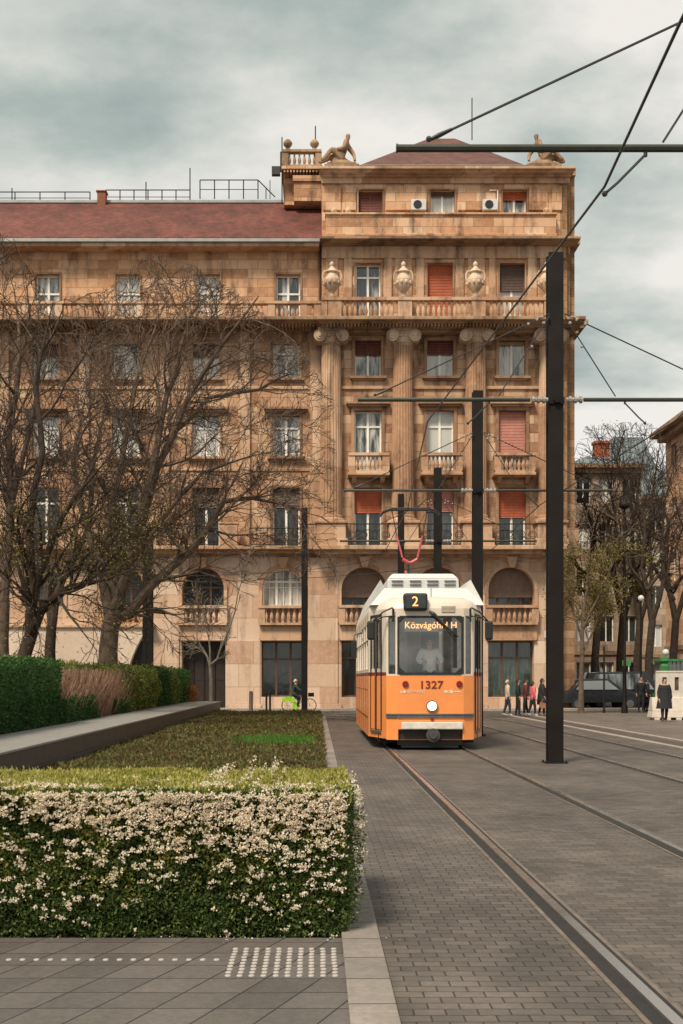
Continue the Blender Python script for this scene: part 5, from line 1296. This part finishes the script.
tag(o, 'thin dark post on the square between the leafy tree and the street lamp', 'post')
BB = simple('rusty_brown', (.07, .045, .035), .6)
for px, w, D, lab, mt in ((251, .19, 55.0, 'wide brown bollard on the pavement left of the shop window', BB), (266.4, .10, 55.2, 'thin dark bollard, left one of the close pair', POLE), (270, .10, 55.2, 'thin dark bollard, right one of the close pair', POLE)):
    mb = MB(); mb.lathe(0, 0, [(w*.55, 0), (w*.55, .05), (w/2, .06), (w/2, .9), (w*.42, .96), (w*.1, .98)], 12); o = mb.build('bollard', mt, smooth=True); o.location = ((px-VX)*D/F, D, .0); tag(o, lab, 'bollard', 'bollards before the shop window')
# ---- concrete barrier with poster panels
D = 43.4; b0 = (653-VX)*D/F
br = empty('site_barrier', (b0, D, 0), 0, 'white concrete site barrier with a slotted upper panel at the right edge', 'barrier')
WB = simple('barrier_white', (.56, .50, .43), .8, var=.15, scale=3)
mb = MB(); n = 4
for k in range(n):
    x = -.1+k*1.6
    mb.frustum((x+.8, 0, .10), .84, .34, (x+.8, 0, .34), .80, .30); mb.frustum((x+.8, 0, .34), .80, .30, (x+.8, 0, .86), .78, .13)
    for q in range(4): mb.box(x+.06+q*.41, x+.27+q*.41, -.34, .34, 0, .10)
mb.build('base_block', WB, br, bevel=.02)
mb = MB(); wall_cells(mb, lambda u, v, w: (u, -.06+w, v), .1, 6.4, .86, 1.80, [(.42+.46*k, .16, 1.12, 1.62, 0) for k in range(13)], .06); mb.box(.1, 6.4, .0, .06, .86, 1.8); mb.box(.1, 6.4, -.08, .0, 1.80, 1.86)
mb.build('panel', WB, br)
mb = MB()
for k in range(13): mb.box(.34+.46*k, .50+.46*k, -.004, -.002, 1.12, 1.62)
mb.build('slot_backing', simple('slot_tone', (.07, .055, .045), .8, var=.6), br)
D = 50; X = (667-VX)*D/F
hut = empty('site_container', (X, D, 0), 0, 'green framed container with grey ribbed upper side behind the white barrier', 'container')
GRC = simple('container_green', (.03, .17, .05), .5); 
mb = MB(); mb.box(0, 4.5, 0, 2.2, .0, .9); mb.box(-.02, 4.5, -.03, 2.22, 2.32, 2.42); mb.box(-.02, .1, -.03, .1, 0, 2.35); mb.box(-.02, 4.5, -.03, .05, .9, 1.0); mb.build('frame', GRC, hut)
mb = MB()
for k in range(26): mb.box(.1+k*.17, .2+k*.17, .0, .05, 1.0, 2.32)
mb.box(.1, 4.5, .05, 2.2, .9, 2.32); mb.build('ribbed_panel', GREYS, hut)
D = 48; X = (664.5-VX)*D/F
gp = empty('pump_post', (X, D, 0), 0, 'green post with a round white globe lamp behind the white barrier', 'lamp')
mb = MB(); mb.lathe(0, 0, [(.2, 0), (.2, 2.1), (.12, 2.2), (.22, 2.3), (.2, 2.45), (.05, 2.5)], 10); mb.build('post', GRC, gp); mb = MB(); mb.ball((.05, 0, 2.66), .14, 12); mb.build('globe', TWHITE, gp, smooth=True)
mb = MB(); gl = empty('globe_lamp', ((641-VX)*58/F, 58, 0), 0, 'slim lamp with a small white globe among the dark side street trees', 'lamp')
mb.lathe(0, 0, [(.06, 0), (.04, 5.4), (.05, 5.5)], 8); mb.build('post', POLE, gl); mb = MB(); mb.ball((0, 0, 5.62), .16, 10); mb.build('globe', TWHITE, gl, smooth=True)
# ---- parked cars
CARGL = pane('car_glass', (.04, .05, .055), (.30, .33, .34), .6)
def car(px, D, rz, col, label, L=4.3, H=1.5, van=False):
    e = empty('parked_car', ((px-VX)*D/F, D, 0), rz, label, 'car', 'cars parked in the side street')
    if van: prof = [(-L/2, .35), (-L/2+.02, 1.0), (-L/2+.25, H), (L/2-1.6, H+.05), (L/2-.95, 1.12), (L/2-.08, .92), (L/2, .4)]
    else: prof = [(-L/2, .35), (-L/2+.03, .85), (-L/2+.45, 1.0), (-L/2+1.0, H), (.35, H+.02), (1.05, 1.0), (L/2-.15, .82), (L/2, .4)]
    mb = MB(); hw = .86; rs = []
    for y, s, dz in ((-hw, .97, 0), (-hw+.1, 1, 0), (hw-.1, 1, 0), (hw, .97, 0)):
        rs.append([(x*s, y*(1 if z < 1.0 else .86), z) for x, z in prof])
    mb.rings(rs); bd = mb.build('body', col, e, smooth=True, bevel=.03)
    top = [p for p in prof if p[1] > .95]
    x0, x1 = min(p[0] for p in top)+.28, max(p[0] for p in top)-.25
    for s in (-1, 1):
        mb = MB(); mb.prism([(x0, 1.02), (x0+.35, H-.1), (x1-.62, H-.08), (x1-.02, 1.02)], s*.845, s*.80); mb.build('side_window', CARGL, e)
        mb = MB(); mb.box(L/2-.09, L/2-.02, s*.75-.12, s*.75+.1, .62, .76); mb.build('headlight', TWHITE, e)
    mb = MB(); tx = max(p[0] for p in prof if p[1] > H-.01); M = None
    mb.quad((tx+.08, -.66, H-.05), (tx+.08, .66, H-.05), (x1+.15, .74, 1.08), (x1+.15, -.74, 1.08)); mb.build('windscreen', CARGL, e)
    for sx in (-L/2+.8, L/2-.8):
        for s in (-1, 1):
            mb = MB(); mb.disc((sx, s*.80, .32), .32, (0, 1, 0), .2, 20); w = mb.build('wheel', RUB, e); mb = MB(); mb.disc((sx, s*.905, .32), .19, (0, 1, 0), .02, 14); mb.build('rim', GREYS, w)
    return e
DK = simple('car_dark', (.02, .024, .028), .2, metal=.3, spec=.8); SV = simple('car_silver', (.32, .33, .34), .28, metal=.5); BLU = simple('car_slate', (.07, .09, .10), .2, metal=.3)
car(598, 58.5, .1, DK, 'dark estate car at the left end of the parked row', H=1.55)
car(628, 60, -.1, DK, 'black van parked behind the street lamp', L=4.8, H=1.9, van=True)
car(652, 63, .05, SV, 'silver car parked behind the barrier with its light roof showing', H=1.75, van=True)
car(612, 66, .0, BLU, 'slate grey car in the second parked row', H=1.5)
car(679, 60, .0, BLU, 'slate grey car mostly hidden by the green container', H=1.5)
# ================================================================== FAR BUILDINGS (right side street)
def block(name, label, x0, x1, y0, y1, h, mat, rows, colsx, colsy, roof=None, roofh=0, cor=.5, group='buildings along the side street'):
    e = empty(name, ((x0+x1)/2, y0, 0), 0, label, 'building', group); ox = (x0+x1)/2
    mb = MB()
    fh_ = h/rows
    def side(P, L, n):
        for r in range(rows):
            wall_cells(mb, P, 0, L, r*fh_, (r+1)*fh_, [(L*(k+.5)/n, 1.15, r*fh_+.9, r*fh_+fh_*.8, 0) for k in range(n)], .3)
    side(lambda u, v, w: (x0-ox+u, w, v), x1-x0, colsx)
    side(lambda u, v, w: (x0-ox+w, y1-y0-u, v), y1-y0, colsy)
    mb.box(x0-ox+.9, x1-ox, .9, y1-y0, 0, h-.01)
    mb.build('wall', mat, e)
    cnt = 0
    for side_, L, n in (('f', x1-x0, colsx), ('s', y1-y0, colsy)):
        for r in range(rows):
            for k in range(n):
                u = L*(k+.5)/n; z0, z1 = r*fh_+.9, r*fh_+fh_*.8
                fm = MB(); pm = MB()
                if side_ == 'f':
                    X = x0-ox+u
                    for a, b in ((X-.57, X-.49), (X-.04, X+.04), (X+.49, X+.57)): fm.box(a, b, .2, .26, z0, z1)
                    fm.box(X-.57, X+.57, .2, .26, z1-.08, z1-.001); pm.quad((X-.57, .27, z0), (X+.57, .27, z0), (X+.57, .27, z1), (X-.57, .27, z1))
                else:
                    Y = y1-y0-u; q = x0-ox
                    for a, b in ((Y-.57, Y-.49), (Y-.04, Y+.04), (Y+.49, Y+.57)): fm.box(q+.2, q+.26, a, b, z0, z1)
                    fm.box(q+.2, q+.26, Y-.57, Y+.57, z1-.08, z1-.001); pm.quad((q+.27, Y-.57, z0), (q+.27, Y+.57, z0), (q+.27, Y+.57, z1), (q+.27, Y-.57, z1))
                w = fm.build('window', WHITE, e); pm.build('pane', PANE if (k+r) % 2 else PANED, w)
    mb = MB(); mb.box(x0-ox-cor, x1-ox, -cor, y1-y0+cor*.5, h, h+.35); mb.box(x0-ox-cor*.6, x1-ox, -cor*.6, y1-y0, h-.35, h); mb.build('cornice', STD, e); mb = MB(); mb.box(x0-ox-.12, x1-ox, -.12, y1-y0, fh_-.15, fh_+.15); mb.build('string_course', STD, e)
    if roof:
        w = x1-x0; d = y1-y0; mb = MB(); a = min(w, d)*.28
        mb.add([(-w/2-cor, -cor, h+.3), (w/2, -cor, h+.3), (w/2, d, h+.3), (-w/2-cor, d, h+.3), (-w/2+a, a, h+roofh), (w/2-a, a, h+roofh), (w/2-a, d-a, h+roofh), (-w/2+a, d-a, h+roofh)],
               ((0, 1, 5, 4), (1, 2, 6, 5), (2, 3, 7, 6), (3, 0, 4, 7), (4, 5, 6, 7))); mb.build('roof', roof, e)
    return e
BEI = stone('beige_facade', (.36, .27, .19), (.28, .2, .14), (.46, .36, .26), 1.2, .6, .4)
GRB = stone('grey_beige_facade', (.30, .22, .16), (.22, .16, .12), (.40, .31, .23), 1.2, .6, .6)
SLT = simple('blue_slate', (.13, .17, .18), .6, var=.35, scale=1.2)
block('apartment_building', 'orange stone building with a heavy cornice at the right edge', 24.3, 40, 62, 80, 18.3, ST, 5, 4, 5, SLT, 2, 1.0)
block('apartment_building', 'beige block with a steep bluish slate roof far down the side street', 27.5, 34.2, 112, 124, 19.0, BEI, 5, 3, 3, SLT, 6.5, .6)
block('apartment_building', 'narrow beige gabled block beyond the slate roofed one', 37, 46, 125, 140, 22, BEI, 6, 4, 3, SLT, 3.5, .5)
block('apartment_building', 'tan building with one red chimney behind the corner block', 20, 25.4, 90, 103, 18.0, GRB, 5, 3, 3, SLT, 1.2, .6)
block('apartment_building', 'long beige block closing the end of the side street', 14, 62, 150, 165, 17, BEI, 5, 16, 3, SLT, 3, .6)
mb = MB(); 
mb.box(22.2, 23.3, 91.5, 92.4, 17.9, 20.3); mb.box(22.1, 23.4, 91.4, 92.5, 20.3, 20.5)
rc_ = mb.build('chimney', simple('red_brick', (.36, .10, .05), .9), None); par = [o for o in COL.objects if o.get('label', '').startswith('tan building')][0]; rc_.parent = par; rc_.location = -Vector(par.location)

# ================================================================== WORLD, SUN, CAMERA
w = bpy.data.worlds.new('World'); scene.world = w; w.use_nodes = True; nt = w.node_tree; nt.nodes.clear()
out = nt.nodes.new('ShaderNodeOutputWorld'); bg = nt.nodes.new('ShaderNodeBackground')
SD = Vector((-.36, -.60, .92)).normalized()
sky = nt.nodes.new('ShaderNodeTexSky'); sky.sky_type = 'NISHITA'; sky.sun_disc = False
sky.sun_elevation = math.asin(SD.z); sky.sun_rotation = math.atan2(SD.x, SD.y)
tc = nt.nodes.new('ShaderNodeTexCoord').outputs['Generated']
sep = nt.nodes.new('ShaderNodeSeparateXYZ'); lk(nt, tc, sep.inputs[0])
den = mathn(nt, 'ADD', mathn(nt, 'MAXIMUM', sep.outputs[2], 0.0), .22)
cmb = nt.nodes.new('ShaderNodeCombineXYZ')
lk(nt, mathn(nt, 'DIVIDE', sep.outputs[0], den), cmb.inputs[0]); lk(nt, mathn(nt, 'DIVIDE', sep.outputs[1], den), cmb.inputs[1])
mp = nt.nodes.new('ShaderNodeMapping'); lk(nt, cmb.outputs[0], mp.inputs[0]); mp.inputs['Location'].default_value = CLOC
mp.inputs['Scale'].default_value = (1.0, 1.25, 1)
n1 = noisen(nt, mp.outputs[0], 1.5, 9, .56); n2 = noisen(nt, mp.outputs[0], .7, 3, .5)
cf = mathn(nt, 'ADD', mathn(nt, 'MULTIPLY', n1, .62), mathn(nt, 'MULTIPLY', n2, .38))
cloud = ramp(nt, cf, [(.36, (2.3, 2.9, 2.72)), (.425, (3.7, 4.25, 3.95)), (.475, (5.6, 5.75, 5.3)), (.53, (7.8, 7.5, 6.9))])
col = mixc(nt, .93, sky.outputs[0], cloud)
lk(nt, col, bg.inputs[0]); bg.inputs[1].default_value = .10
lk(nt, bg.outputs[0], out.inputs[0])
sun = bpy.data.lights.new('sun', 'SUN'); sun.energy = SUNE; sun.angle = math.radians(14); sun.color = (1.0, .87, .70)
so = bpy.data.objects.new('sun', sun); COL.objects.link(so); so.rotation_euler = (-SD).to_track_quat('-Z', 'Y').to_euler()
cam = bpy.data.cameras.new('camera'); co = bpy.data.objects.new('camera', cam); COL.objects.link(co)
co.location = (0, 0, CH); co.rotation_euler = (PI/2, 0, 0)
cam.sensor_fit = 'AUTO'; cam.sensor_width = 36; cam.lens = F/1024*36
cam.shift_x = (341.5-VX)/1024; cam.shift_y = (HY-512)/1024; cam.clip_end = 5000; cam.clip_start = .05
scene.camera = co
vs = scene.view_settings; vs.view_transform = 'Standard'; vs.look = 'None'; vs.exposure = EXPO; vs.gamma = 1
scene.render.resolution_x = 683; scene.render.resolution_y = 1024
